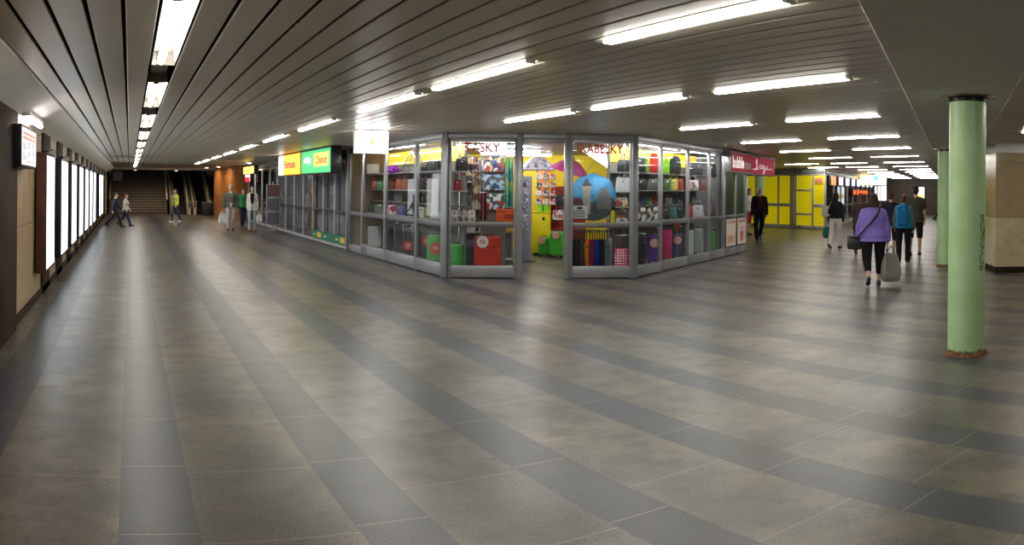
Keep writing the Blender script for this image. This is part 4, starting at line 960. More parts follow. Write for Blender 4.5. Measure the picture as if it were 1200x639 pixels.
for j, z in enumerate((.72, 1.30, 1.86)):
    for i in range(5):
        c, cn = pal[(i*3+j*5) % 15]; px = 538+14.5*i; p = at(px, 17.13); h = (.44, .40, .36)[(i+j) % 3]
        handbag(p[0], p[1], z, -az(px), .21, h, leather(c), '%s handbag on the bag shelves inside behind the TASKY window' % cn, 'handbags on the shelves inside the shop', d=.12, flap=i % 2 == 0)
t = thing('wire_rack', 'grey wire rack standing behind the red suitcase', 'rack', (*at(588, 15.6), 0), -az(588))
q = B()
q.bm.free()
for xx in (-.36, .36):
    q = B(); q.tube([(xx, 0, 0), (xx, 0, 1.0)], .012, 6); build('upright', q, STEEL, t)
q = B()
for k in range(9): q.tube([(-.36, 0, .1+.1*k), (.36, 0, .1+.1*k)], .005, 5)
for k in range(8): q.tube([(-.3+.086*k, 0, .05), (-.3+.086*k, 0, .98)], .004, 5)
build('wire_grid', q, STEEL, t)
t = thing('bag_board', 'narrow grey display panel carrying the three printed bags', 'panel', (*at(578, 15.25), 0), -az(578))
q = B(); q.box(-.26, .26, .02, .05, .1, 2.68, 0, .004); build('board', q, INW, t)
for z in (1.30, 1.66, 2.02):
    q = B(); q.tube([(-.08, .02, z+.40), (-.08, -.10, z+.40), (-.08, -.12, z+.42)], .006, 5); build('hook', q, STEEL, t); q = B(); q.tube([(.08, .02, z+.40), (.08, -.10, z+.40), (.08, -.12, z+.42)], .006, 5); build('hook', q, STEEL, t)
q = B(); q.box(-.26, .26, -.0, .02, 2.38, 2.68); build('white_header', q, glow('white_header', (1, 1, 1), 1.5), t)
CITY = printed('print_city', [(70, 90, 170), (236, 200, 150), (190, 80, 50), (120, 130, 70), (240, 240, 245), (60, 60, 110)], 16)
SKYP = printed('print_bridge', [(150, 196, 226), (120, 110, 100), (196, 216, 230), (90, 80, 76), (60, 80, 120)], 18)
FLOW = printed('print_flowers', [(240, 240, 238), (238, 240, 240), (210, 50, 60), (50, 110, 70), (232, 234, 230), (70, 90, 120)], 15)
for z, m, s in ((2.03, CITY, 'blue and orange town print, top of three'), (1.67, SKYP, 'pale blue and grey print, middle of three'), (1.28, FLOW, 'white bag with red flower print, bottom of three')):
    p = at(578, 15.10); tote(p[0], p[1], z, -az(578), .47, .32, m, 'printed bag hanging in the TASKY window: '+s, 'printed bags hanging in the TASKY window', hm=leather((60, 50, 46)), hh=.10)
t = thing('price_board', 'orange price board marked minus 50 percent in the front window', 'sign', (*fpt(1.14, .06), 1.08), frz)
q = B(); q.box(-.18, .18, -.006, .006, 0, .24, 0, .003); build('board', q, mat('orange_board', srgb=(244, 92, 30), rough=.5), t)
text('lettering', '- 50%', .11, mat('dark_red_ink', srgb=(120, 20, 16)), t, Matrix.Translation((.02, -.008, .09)) @ FRONT, .002); text('small_lettering', 'SLEVA', .055, mat('dark_red_ink'), t, Matrix.Translation((-.08, -.008, .19)) @ FRONT, .002)
GT = 'small goods behind the TASKY window'
d = onfront(536, .40); p = at(536, d); handbag(p[0], p[1], 1.66, -az(536), .17, .32, leather((168, 40, 48)), 'red handbag high at the corner side of the TASKY window', GT)
p = at(541, d); handbag(p[0], p[1], 2.04, -az(541), .26, .36, leather((28, 28, 30)), 'black handbag at the top corner of the TASKY window', GT)
t = thing('display_pole', 'chrome display pole with side arms carrying bags in the TASKY window', 'pole', (*at(538.5, d+.30), 0), -az(538))
q = B(); q.tube([(0, 0, 0), (0, 0, 2.65)], .014, 8); build('pole', q, CHROME, t)
for z in (1.65, 2.03):
    q = B(); q.box(-.16, .16, -.42, .0, z-.02, z+.008, 0, .004); build('tray', q, SHELFM, t)
q = B(); q.lathe([(.14, .1), (.14, .11), (.02, .13)], 16); build('base', q, CHROME, t)
p = at(549, 15.2); hangcloth('dress', 'patterned beige beach dress hanging in the TASKY window', 'dress', p[0], p[1], 1.96, 2.34, .42, printed('dress_print', [(226, 196, 150), (120, 60, 70), (236, 214, 180), (60, 40, 60)], 12), -az(549), 4)
p = at(558, 15.05); hangcloth('scarf', 'long beige and grey scarf hanging in the middle of the TASKY window', 'scarf', p[0], p[1], 1.28, 2.05, .19, printed('scarf_beige', [(196, 176, 146), (150, 140, 126), (222, 206, 180), (130, 96, 76)], 9), -az(558))
p = at(567, 14.95); hangcloth('scarf', 'narrow maroon scarf hanging beside the printed bags', 'scarf', p[0], p[1], 1.08, 1.62, .12, cloth((112, 26, 50)), -az(567), 2)
p = at(596.5, 15.0); hangcloth('scarf', 'long green scarf hanging at the door side of the TASKY window', 'scarf', p[0], p[1], 1.35, 2.3, .16, printed('scarf_green', [(80, 160, 90), (120, 190, 120), (70, 150, 150), (170, 190, 120)], 6), -az(596), 2)
for i, (px, c, cn) in enumerate(((532.5, (226, 214, 214), 'pale grey'), (539.5, (146, 106, 96), 'brown'), (546.5, (196, 150, 140), 'dusty pink'), (553.5, (232, 220, 216), 'cream'))):
    d = onfront(px, .35); p = at(px, d); handbag(p[0], p[1], 1.04, -az(px), .13, .36, printed('pouch_%d' % i, [c, (240, 236, 232), tuple(int(v*.6) for v in c)], 22), '%s patterned small bag on the narrow shelf of the TASKY window' % cn, GT, d=.10)
p = at(553, 15.7); backpack(p[0], p[1], 0, -az(553), .3, .62, leather((70, 70, 90)), 'dim blue backpack behind the two front window suitcases', GT)
# ---- through the door --------------------------------------------------------
YC = mat('yellow_counter', srgb=(236, 214, 10), rough=.35, noise=.03, nscale=2)
def counter(px, d, w, h, dep, label, keyhole=False):
    p = at(px, d); t = thing('counter', label, 'counter', (p[0], p[1], 0), -az(px))
    q = B(); q.box(-w/2, w/2, -dep/2, dep/2, .06, h-.03, 0, .01); build('body', q, YC, t)
    q = B(); q.box(-w/2-.015, w/2+.015, -dep/2-.015, dep/2+.015, h-.03, h, 0, .006); build('worktop', q, YC if keyhole else STEELD, t)
    q = B(); q.box(-w/2+.03, w/2-.03, -dep/2+.03, dep/2-.03, 0, .06); build('plinth', q, BLACK, t)
    if keyhole:
        q = B(); q.loft([[(.06+.035*math.cos(a)*(1-.4*max(0, -math.sin(a))), yq, h*.84+.05*math.sin(a)) for a in (2*PI*i/14 for i in range(14))] for yq in (-dep/2-.008, -dep/2+.002)]); build('dark_emblem', q, BLACK, t)
    return t
counter(614, 19.9, .40, .84, .5, 'low yellow counter just inside the shop door')
counter(634.5, 19.6, .44, 1.12, .5, 'tall yellow counter with small dark emblem inside the shop door', True)
t = thing('cash_register', 'dark till on the low yellow counter', 'till', (*at(614, 19.9), .84), -az(614))
q = B(); q.box(-.18, .18, -.16, .16, 0, .10, 0, .01); build('drawer', q, BLACK, t); q = B(); q.loft([[(-.16, -.12, .1), (.16, -.12, .1), (.16, .12, .1), (-.16, .12, .1)], [(-.14, -.02, .24), (.14, -.02, .24), (.14, .12, .24), (-.14, .12, .24)]]); build('keyboard', q, mat('till_grey', srgb=(110, 110, 112), rough=.5), t)
for px, d, w, h, s in ((639, 18.9, .33, .50, 'smaller'), (653, 18.7, .34, .66, 'larger')):
    p = at(px, d); suitcase(p[0], p[1], 0, -az(px)+(.1 if px < 645 else -.15), w, h, .24, plastic((78, 186, 62)), '%s green suitcase with pink rosette by the yellow counters' % s, 'green suitcases inside the shop door', st=((240, 170, 160), .085, -.28 if px < 645 else -.02, .86), handle=.0)
t = thing('gift_box', 'lime green box on the tall yellow counter', 'box', (*at(636.5, 19.6), 1.12), -az(636)); 
q = B(); q.box(-.14, .14, -.1, .1, 0, .17, 0, .006); build('body', q, plastic((120, 200, 40)), t); q = B(); q.box(-.025, .025, -.104, .104, -.0, .175); build('ribbon', q, mat('dark_green_ribbon', srgb=(40, 110, 30)), t)
t = thing('bag_display_stand', 'tiered stand of small bags above the tall yellow counter', 'stand', (*at(639.5, 20.3), 0), -az(640))
q = B(); q.tube([(0, .16, 0), (0, .16, 2.3)], .02, 8); build('pole', q, STEEL, t); q = B(); q.lathe([(.28, 0), (.28, .02), (.05, .04)], 20); build('base', q, STEEL, t)
for j in range(4):
    q = B(); q.box(-.29, .29, -.12, .16, 1.29+.225*j, 1.305+.225*j, 0, .004); build('tray', q, SHELFM, t)
random.seed(11)
TC = [(40, 36, 38), (200, 40, 46), (214, 190, 120), (232, 228, 222), (150, 30, 40), (60, 60, 66)]
for j in range(4):
    for i in range(3):
        c = TC[(i*2+j*3) % 6] if j < 3 else ((190, 40, 46), (206, 60, 60), (170, 36, 44))[i]; px = 639.5
        p = at(px, 20.3); dx = (i-1)*.185; a = -az(px)
        handbag(p[0]+dx*math.cos(a), p[1]+dx*math.sin(a), 1.305+.225*j, a, .165, .20, printed('tier_%d' % ((i*2+j*3) % 6), [c, c, (226, 220, 210)], 26), '%s small bag on %s tier of the bag stand inside the door' % (('door side', 'middle', 'far side')[i], ('lowest', 'second', 'third', 'topmost')[j]), 'small bags on the tiered stand')
t = thing('pouch_rack', 'grey rack of zebra patterned pouches just inside the door', 'rack', (*at(614, 17.6), 0), -az(614)+.7)
q = B(); q.box(-.25, .25, .0, .03, .0, 2.0, 0, .005); build('back_panel', q, mat('rack_grey', srgb=(150, 152, 160), rough=.5), t)
q = B(); q.box(-.27, .27, -.14, .14, 0, .03); build('foot', q, STEELD, t)
for j in range(6):
    q = B(); z = .75+.2*j; q.loft([[(x+p_[0], p_[1]-.03, p_[2]+z) for p_ in rrect(.2, .05*k, .02*k, .16*f)] for x in (0,) for f, k in ((0, .6), (.15, 1), (.8, 1), (1, .5))]); build('pouch', q, printed('zebra', [(230, 230, 232), (60, 62, 76), (200, 204, 214), (90, 96, 130)], 30), t)
WPAT = printed('umbrella_blue_print', [(236, 236, 244), (228, 228, 240), (150, 150, 190), (244, 242, 246), (196, 180, 206)], 13)
p = at(630, 18.2); open_umbrella(p[0], p[1], 2.50, .3, .44, [WPAT], 'white umbrella with fine blue print hanging open over the shop door', depth=.34)
p = at(672, 16.6); open_umbrella(p[0], p[1], 2.34, .2, .46, [cloth((232, 92, 170)), cloth((240, 120, 186))], 'pink open umbrella hanging beside the blue one', tilt=(.25, .2), depth=.30)
p = at(638, 20.9); t = thing('orange_carton', 'tall orange carton behind the tiered bag stand', 'box', (p[0], p[1], 0), -az(638)); q = B(); q.box(-.14, .14, -.1, .1, 0, 2.36, 0, .006); build('body', q, mat('orange_card', srgb=(232, 110, 30), rough=.6), t); q = B(); q.box(-.03, .03, -.104, -.098, .1, 2.3); build('tape', q, mat('tape', srgb=(196, 150, 100), rough=.3), t)
t = thing('wall_rack', 'dark red slatted wall rack below the yellow rear wall', 'rack', (*at(655, 21.0), 0), -az(655))
q = B(); q.box(-.22, .75, 0, .04, .0, 1.78, 0, .004); build('board', q, mat('dark_red_board', srgb=(150, 44, 30), rough=.5), t); q = B(); [q.box(-.22, .75, -.008, .0, .2+.16*k, .215+.16*k) for k in range(10)]; build('grooves', q, BLACK, t, smooth=0)
for px, z, w, h, c, cn in ((651, 1.28, .3, .42, (30, 26, 26), 'black'), (660, 1.24, .32, .46, (40, 34, 30), 'very dark brown'), (655, .86, .34, .40, (216, 210, 206), 'silver white patterned')):
    p = at(px, 20.7); handbag(p[0], p[1], z, -az(px), w, h, leather(c) if c[0] < 100 else printed('silver_print', [(226, 224, 222), (150, 146, 150), (240, 238, 236), (196, 80, 70)], 16), '%s shoulder bag hanging on the dark red wall rack' % cn, 'shoulder bags on the wall rack', d=.14)
# ---- blue umbrella window -----------------------------------------------------
BL = cloth((96, 170, 220)); BL2 = cloth((110, 182, 228))
d = onfront(695, .50); p = at(695, d)
um, cp = open_umbrella(p[0], p[1], 1.585, -az(695), .475, [BL, BL2], 'sky blue open umbrella with printed stone towers facing the front window', tilt=(PI/2-.12, 0), depth=.24)
def decal(name, poly, m, off=.006):     # a print lying on the canopy: local x right, local y up
    q = B(); f = q.face([q.bm.verts.new((x, y, 0)) for x, y in poly])
    bmesh.ops.triangulate(q.bm, faces=[f])
    for _ in range(3): bmesh.ops.subdivide_edges(q.bm, edges=q.bm.edges[:], cuts=1, use_grid_fill=True)
    bmesh.ops.triangulate(q.bm, faces=q.bm.faces[:])
    for v in q.bm.verts: v.co.z = -.24*min(math.hypot(v.co.x, v.co.y)/.475, 1.02)**2+off
    r = bmesh.ops.solidify(q.bm, geom=q.bm.faces[:], thickness=.002)
    build(name, q, m, um, smooth=0)
ST = mat('print_stone', srgb=(190, 180, 166), rough=.8, noise=.2, nscale=14); RF = mat('print_roof', srgb=(112, 74, 78), rough=.8); DS = mat('print_dark_stone', srgb=(96, 104, 112), rough=.8, noise=.25, nscale=18)
decal('printed_houses', [(-.44, -.20), (-.40, -.30), (-.28, -.41), (-.1, -.48), (.1, -.48), (.28, -.41), (.40, -.30), (.46, -.14), (.40, -.02), (.10, -.10), (-.05, -.14), (-.2, -.10), (-.40, -.14)], DS, .005)
decal('printed_tower', [(-.20, -.36), (-.05, -.36), (-.05, .10), (-.03, .12), (-.03, .19), (-.22, .19), (-.22, .12), (-.20, .10)], ST, .010)
decal('printed_tower_roof', [(-.235, .19), (-.015, .19), (-.08, .28), (-.10, .35), (-.15, .35), (-.17, .28)], mat('print_slate', srgb=(84, 92, 104), rough=.8), .011)
decal('printed_roof', [(-.46, -.15), (-.18, -.19), (-.24, -.05), (-.38, -.03)], RF, .014)
decal('printed_church', [(.08, -.26), (.36, -.26), (.36, -.02), (.31, .04), (.285, .16), (.26, .04), (.22, -.0), (.18, .04), (.155, .16), (.13, .04), (.08, -.02)], mat('print_grey_stone', srgb=(136, 138, 134), rough=.8, noise=.2, nscale=14), .012)
d2 = onfront(720, .75); p = at(706, d2+.05)
open_umbrella(p[0], p[1], 2.52, .5, .36, [cloth((238, 238, 238)), cloth((236, 236, 236)), cloth((60, 60, 64)), cloth((240, 240, 240))], 'white open umbrella with dark panels at the top of the front window', tilt=(.55, .25), depth=.26)
p = at(730, d2); handbag(p[0], p[1], 1.66, -az(730), .30, .44, leather((236, 234, 230)), 'large white handbag beside the blue umbrella', 'goods behind the blue umbrella window')
p = at(729, d2); handbag(p[0], p[1], 1.36, -az(729), .24, .28, printed('bright_mix', [(230, 190, 60), (200, 60, 50), (80, 150, 80), (240, 220, 190)], 14), 'small bright coloured handbag below the white one', 'goods behind the blue umbrella window')
p = at(730, d2); handbag(p[0], p[1], 1.02, -az(730), .27, .31, printed('floral_cream', [(238, 226, 206), (180, 90, 60), (240, 234, 220), (110, 80, 50)], 12), 'cream floral handbag on the low shelf beside the blue umbrella', 'goods behind the blue umbrella window')
p = at(732, d2-.02); handbag(p[0], p[1], 2.06, -az(732), .32, .36, leather((40, 40, 42)), 'black handbag above the large white one in the front window', 'goods behind the blue umbrella window')
t = thing('display_pole', 'chrome display pole with trays at the corner side of the front window', 'pole', (*at(731, d2+.16), 0), -az(731))
q = B(); q.tube([(0, 0, 0), (0, 0, 2.65)], .014, 8); build('pole', q, CHROME, t)
for z in (1.36, 1.66, 2.06):
    q = B(); q.box(-.16, .16, -.26, .02, z-.022, z, 0, .004); build('tray', q, SHELFM, t)
q = B(); q.lathe([(.14, .1), (.14, .11), (.02, .13)], 16); build('base', q, CHROME, t)
t = thing('folded_umbrella', 'short bright yellow folded umbrella standing on the low front shelf', 'umbrella', (*at(718.5, d2-.1), 1.02), 0)
q = B(); q.lathe([(.03, 0), (.042, .02), (.042, .22), (.03, .27)], 14); build('furled_canopy', q, cloth((244, 220, 30)), t); q = B(); q.tube([(0, 0, .26), (0, 0, .34)], [.02, .024], 8); build('handle', q, BLACK, t)
for px, y0, y1, wpx, s in ((679.5, 241, 256, 19, 'larger, below the blue umbrella'), (729, 256, 265, 13, 'smaller, at the corner side')):
    d = onfront(px, .10); p = at(px, d); z1_, z0_ = H(px, y0, d), H(px, y1, d); w = wpx*d/885
    t = thing('price_card', 'white price card in the front window, '+s, 'card', (p[0], p[1], z0_), frz)
    q = B(); q.box(-w/2, w/2, -.004, .004, 0, z1_-z0_, 0, .002); build('card', q, WHITE, t)
    q = B(); [q.box(-w*.4, w*.3+.05*w*(j % 2), -.006, -.003, (z1_-z0_)*(.15+.2*j), (z1_-z0_)*(.22+.2*j)) for j in range(3)]; q.ell((0, -.004, (z1_-z0_)*.8), (w*.2, .003, (z1_-z0_)*.1), 10, 5); build('printed_lines', q, BLACK, t, smooth=0)
    q = B(); q.tube([(-w*.3, 0, z1_-z0_), (-w*.3, .0, 1.02-z0_ if False else z1_-z0_+.05)], .003, 4); build('clip', q, STEEL, t)
cols_ = [((40, 40, 44), 'black'), ((70, 60, 58), 'brownish black'), ((52, 54, 70), 'midnight'), ((34, 34, 36), 'jet black'), ((84, 74, 70), 'taupe'), ((60, 50, 62), 'plum black'), ((222, 140, 40), 'amber'), ((214, 74, 40), 'orange red'), ((120, 44, 110), 'purple'), ((90, 40, 90), 'dark violet'), ((36, 66, 150), 'royal blue'), ((30, 40, 92), 'navy'), ((40, 44, 46), 'smoky black'), ((74, 104, 70), 'moss green'), ((110, 124, 130), 'steel grey')]
for i, (c, cn) in enumerate(cols_):
    px = 671+i*2.85+(1 if i > 6 else 0); d = onfront(px, .22+.10*(i % 2)); p = at(px, d)
    closed_umbrella(p[0], p[1], .93, -az(px)+.4*i, cloth(c), .80, '%s folded umbrella hanging in the row under the blue umbrella' % cn)
p = fpt(2.42, .27); t = thing('umbrella_rail', 'chrome rail from which the folded umbrellas hang', 'rail', (p[0], p[1], 0), frz)
q = B(); q.tube([(0, 0, .90), (.82, 0, .90)], .009, 6); q.tube([(0, .10, .90), (.82, .10, .90)], .009, 6); build('bar', q, CHROME, t)
for xx in (.0, .82):
    q = B(); q.tube([(xx, .05, .1), (xx, .05, .9)], .012, 6); build('upright', q, CHROME, t)
d = onfront(716, .35); p = at(716, d); t = thing('folded_umbrella', 'grey umbrella in a clear sleeve leaning beside the polka dot suitcase', 'umbrella', (p[0], p[1], .10), 0)
q = B(); q.lathe([(.012, 0), (.03, .08), (.05, .4), (.045, .52), (.02, .56)], 14); build('furled_canopy', q, mat('grey_satin', srgb=(130, 140, 148), rough=.3), t); q = B(); q.tube([(0, 0, .55), (0, 0, .66)], [.014, .03], 8); build('handle', q, WHITE, t)
g = NT('pink_polka'); P_, X_, Y_, Z_ = g.coords()
vv = g.t.nodes.new('ShaderNodeTexVoronoi'); vv.inputs['Scale'].default_value = 19; vv.inputs['Randomness'].default_value = .15; g.t.links.new(P_, vv.inputs['Vector'])
g.put(g.b.inputs['Base Color'], g.mix(g.math('LESS_THAN', vv.outputs['Distance'], .34), (*lin((206, 50, 96)), 1), (*lin((244, 232, 234)), 1))); g.b.inputs['Roughness'].default_value = .35
d = onfront(728.5, .32); p = at(728.5, d); suitcase(p[0], p[1], .10, -az(728)-.1, .28, .46, .2, MATS['pink_polka'], 'pink polka dot suitcase with raised handle in the front window corner', handle=.24, ribs=1)
# ---- right side window --------------------------------------------------------
GRW = 'bags on the shelves behind the right side window'
def rput(px, off, z): d = onright(px, off); return (*at(px, d), d)
for px, wpx, h, c, cn in ((750, 12, .52, (52, 46, 44), 'dark grey'), (766.5, 14, .62, (96, 50, 150), 'purple'), (782, 11, .72, (206, 42, 110), 'magenta'), (794, 13, .60, (60, 74, 116), 'steel blue'), (808.5, 10, .64, (200, 206, 204), 'silver'), (819, 11, .66, (176, 190, 176), 'pale green silver'), (835, 10, .55, (96, 170, 70), 'apple green')):
    x, y, d = rput(px, .40, 0); suitcase(x, y, .10, -az(px)-.1, wpx*d/885*1.1, h, .25, plastic(c), '%s suitcase on the floor of the right side window' % cn, st=((240, 180, 160), .09, .1, .75) if px in (766.5, 794) else None, handle=.16 if px != 835 else .05, horiz=px != 782)
for px, wpx, h, m, cn, kind in ((751, 13, .34, leather((30, 30, 34)), 'black', 'h'), (765, 13, .36, leather((92, 92, 88)), 'grey', 'h'), (782, 8, .38, leather((76, 110, 60)), 'green', 'h'), (789, 10, .40, leather((236, 216, 96)), 'lemon yellow', 'h'), (796, 9, .40, leather((200, 64, 44)), 'tomato red', 'h'), (812, 13, .38, printed('pink_stripe', [(180, 170, 166), (226, 170, 176), (140, 130, 128), (236, 226, 222)], 9), 'pink and grey striped', 'h'), (823, 10, .38, leather((110, 60, 52)), 'brown', 'h')):
    x, y, d = rput(px, .45, 0); handbag(x, y, 1.70, -az(px)-.1, wpx*d/885*1.1, h, m, '%s handbag on the middle shelf of the right side window' % cn, GRW)
for px, wpx, h, m, cn in ((755, 9, .36, leather((120, 180, 40)), 'lime green'), (766, 10, .44, cloth((208, 62, 44)), 'red'), (780, 9, .34, cloth((140, 210, 50)), 'yellow green'), (791, 14, .42, cloth((62, 70, 74)), 'charcoal')):
    x, y, d = rput(px, .50, 0); backpack(x, y, 2.08, -az(px)-.1, wpx*d/885, min(h, .50), m, '%s backpack on the top shelf of the right side window' % cn, GRW)
for px, cn in ((749.5, 'at the corner'), (809, 'third bay'), (818, 'third bay, kiosk side'), (834, 'fourth bay')):
    x, y, d = rput(px, .50, 0); handbag(x, y, 2.08, -az(px), .24, .46, leather((36, 36, 42)), 'black handbag with pale handles on the top shelf right side, %s' % cn, GRW, hm=leather((214, 210, 200)))
LEAF = printed('leaf_print', [(236, 232, 226), (228, 222, 210), (110, 110, 90), (70, 66, 60), (240, 238, 234), (150, 120, 90)], 13)
for px, wpx, m, cn in ((751, 13, LEAF, 'leaf patterned, nearer the corner'), (766, 14, LEAF, 'leaf patterned, second from the corner'), (781, 9, leather((70, 56, 40)), 'dark brown'), (789, 9, leather((60, 120, 116)), 'teal'), (797, 8, leather((40, 42, 46)), 'black with white cuff'), (808, 8, leather((176, 50, 48)), 'red'), (818, 13, leather((216, 214, 212)), 'greyish white'), (833, 10, leather((72, 50, 44)), 'dark chestnut')):
    x, y, d = rput(px, .42, 0); handbag(x, y, 1.05, -az(px)-.1, wpx*d/885*1.08, .42, m, 'handbag above the rail of the right side window, '+cn, GRW, hm=leather((230, 226, 220)) if 'white' in cn else None)
for px, c, cn in ((753, (70, 90, 150), 'blue'), (760, (130, 190, 110), 'mint'), (768, (214, 90, 110), 'coral'), (784, (226, 226, 226), 'white'), (795, (50, 90, 160), 'cobalt'), (814, (220, 220, 222), 'pearl'), (831, (200, 90, 60), 'terracotta')):
    x, y, d = rput(px, .88, 0); handbag(x, y, 1.36, -az(px), .17, .24, leather(c), 'tiny %s purse at the back of the right side window shelf' % cn, GRW)
x, y, d = rput(794, .25, 0); t = thing('price_board', 'orange star shaped price board in the right side window', 'sign', (x, y, .78), rrz)
q = B(); q.loft([[((.11 if k % 2 else .15)*math.cos(PI*k/9), yq, .14+(.11 if k % 2 else .15)*math.sin(PI*k/9)) for k in range(18)] for yq in (-.006, .006)]); build('board', q, mat('orange_board'), t, smooth=0); q = B(); q.tube([(0, .012, -.68), (0, .012, .1)], .006, 5); build('stem', q, STEEL, t)
# ================================================================== PEOPLE
def remeshed(name, b, m, parent, voxel=.0075, it=2, post=None):
    me = bpy.data.meshes.new(name); bmesh.ops.recalc_face_normals(b.bm, faces=b.bm.faces[:]); b.bm.to_mesh(me); b.bm.free()
    o = bpy.data.objects.new(name+'_tmp', me); COL.objects.link(o)
    r = o.modifiers.new('r', 'REMESH'); r.mode = 'VOXEL'; r.voxel_size = voxel
    s = o.modifiers.new('s', 'SMOOTH'); s.factor = .5; s.iterations = it
    bpy.context.view_layer.update()
    out = bpy.data.meshes.new_from_object(o.evaluated_get(bpy.context.evaluated_depsgraph_get()))
    bpy.data.objects.remove(o); bpy.data.meshes.remove(me)
    out.name = name; out.materials.clear()
    for q in (m if isinstance(m, (list, tuple)) else [m]): out.materials.append(q)
    out.polygons.foreach_set('use_smooth', [True]*len(out.polygons))
    if post: post(out)
    ob = bpy.data.objects.new(name, out); COL.objects.link(ob)
    if parent: ob.parent = parent
    return ob
TORSO = [(.84, .10, .09), (.90, .160, .115), (.96, .174, .124), (1.02, .166, .118), (1.10, .148, .106), (1.20, .154, .112), (1.30, .164, .118), (1.37, .158, .106), (1.42, .122, .084), (1.475, .062, .062)]
def person(px, py, H, turn, label, top, pants, shoes, hair, hair_style='short', girth=1., legs=((.3, .1), (-.3, .35)), arms=((-.25, .12, .2), (.25, .12, .25)),
           sleeve=1., hem=.88, pant_len=1., inner=None, skin=SKIN, yaw=0., fem=False, lean=.03, rz=None, extra_hood=None, baggy=.0, pos=None, coat_open=False, sleeve_mat=None, collar=None, sole=None):
    x, y = pos or ground(px, py); a0 = math.atan2(x, y); s = H/1.75
    rzv = -a0+turn if rz is None else rz
    HW = .098*(1.06 if fem else 1.)*(.5+.5*girth); SHW = (.150 if fem else .172)*(.62+.38*girth)
    def L(z): return lean*(z-.92)                 # forward shift with height (towards -Y)
    J = {}
    for i, sx in enumerate((-1, 1)):
        a, k = legs[i]; hip = Vector((sx*HW, 0, .92)); kn = hip+.43*Vector((sx*.01, -math.sin(a), -math.cos(a))); an = kn+.41*Vector((-sx*.02, -math.sin(a-k), -math.cos(a-k)))
        J['hip', sx], J['kn', sx], J['an', sx] = hip, kn, an
        pitch = max(0, (k-a)*.8) if a < 0 else -.12*a   # heel lifts when the leg trails
        J['ft', sx] = pitch
    lows = []
    for sx in (-1, 1):
        p = J['ft', sx]; an = J['an', sx]; toe = an+Vector((0, -.16*math.cos(p), -.075-.16*math.sin(p))); heel = an+Vector((0, .055*math.cos(p), -.075+.055*math.sin(p)))
        lows += [toe.z-.012, heel.z-.012]; J['toe', sx], J['heel', sx] = toe, heel
    dz = -min(lows)
    for i, sx in enumerate((-1, 1)):
        a, b_, e = arms[i][:3]; b2 = arms[i][3] if len(arms[i]) > 3 else b_*.3
        sh = Vector((sx*SHW, -L(1.4), 1.385)); el = sh+.275*Vector((sx*math.sin(b_), -math.sin(a)*math.cos(b_), -math.cos(a)*math.cos(b_)))
        wd = Vector((sx*math.sin(b2), -math.sin(a+e)*math.cos(b2), -math.cos(a+e)*math.cos(b2))); wr = el+.245*wd
        J['sh', sx], J['el', sx], J['wr', sx], J['wd', sx] = sh, el, wr, wd
    for k_ in list(J):
        if k_[0] in ('hip', 'kn', 'an', 'toe', 'heel', 'sh', 'el', 'wr'): J[k_] = J[k_]+Vector((0, 0, dz))
    G = girth
    def torso(q, z0, z1, o, w=1.):
        R = []
        zs = sorted({z0, z1} | {t[0] for t in TORSO if z0 < t[0] < z1})
        for z in zs:
            for i in range(len(TORSO)-1):
                if TORSO[i][0] <= z <= TORSO[i+1][0]: f = (z-TORSO[i][0])/(TORSO[i+1][0]-TORSO[i][0]); rx = TORSO[i][1]*(1-f)+TORSO[i+1][1]*f; ry = TORSO[i][2]*(1-f)+TORSO[i+1][2]*f; break
            else: rx, ry = (.174, .124)
            if z < .90: rx, ry = (.170, .122) if z0 < .84 or o > .012 else (rx, ry)
            g = G if z < 1.4 else 1+(G-1)*.4
            if fem and z < 1.05: rx *= 1.05
            if not fem and z > 1.2: rx *= 1.06
            fl = max(0, .92-z)*.12 if o > .012 else 0
            R.append([((rx*g*w+o+fl)*math.cos(t), (ry*g+o+fl)*math.sin(t)-L(z), z+dz) for t in (2*PI*i/24 for i in range(24))])
        q.loft(R)
    # ---- body -------------------------------------------------------------
    q = B(); torso(q, .90, 1.47, 0); q.ell((0, .008, .90+dz), (.135*(.4+.6*G), .100*(.4+.6*G), .065))
    q.caps((0, .012-L(1.43), 1.43+dz), (0, -.002-L(1.56), 1.57+dz), .058, .052)
    cy, cz = -L(1.6)-.012, 1.635+dz
    hv = []
    def head(c, r):
        n0 = len(q.bm.verts); q.ell(c, r, 18, 12); q.bm.verts.ensure_lookup_table(); hv.extend(q.bm.verts[n0:])
    head((0, cy, cz+.012), (.074, .094, .108)); head((0, cy-.028, cz-.055), (.054, .062, .062)); head((0, cy-.094, cz-.018), (.013, .020, .026)); head((0, cy-.075, cz+.035), (.052, .022, .014))
    head((0, cy-.083, cz-.064), (.023, .012, .010)); head((0, cy-.070, cz-.098), (.026, .022, .020))
    for sx in (-1, 1): head((sx*.076, cy+.012, cz-.008), (.010, .020, .032)); head((sx*.045, cy-.062, cz-.03), (.022, .022, .022))
    RY = Matrix.Translation((0, cy, 0)) @ Matrix.Rotation(yaw, 4, 'Z') @ Matrix.Translation((0, -cy, 0))
    bmesh.ops.transform(q.bm, matrix=RY, verts=hv)
    for sx in (-1, 1):
        q.caps(J['hip', sx]+Vector((0, 0, -.02)), J['kn', sx], .083*(.4+.6*G), .055*(.5+.5*G)); q.caps(J['kn', sx], J['an', sx], .053*(.5+.5*G), .036)
        k2 = J['kn', sx].lerp(J['an', sx], .28)+Vector((0, .012, 0)); q.caps(J['kn', sx].lerp(k2, .3), k2.lerp(J['an', sx], .35), .050*(.5+.5*G), .046*(.5+.5*G))
        q.caps(J['heel', sx]+Vector((0, .0, .026)), J['toe', sx]+Vector((0, 0, .024)), .030, .026); q.caps(J['an', sx], J['heel', sx]+Vector((0, -.03, .035)), .034, .034)
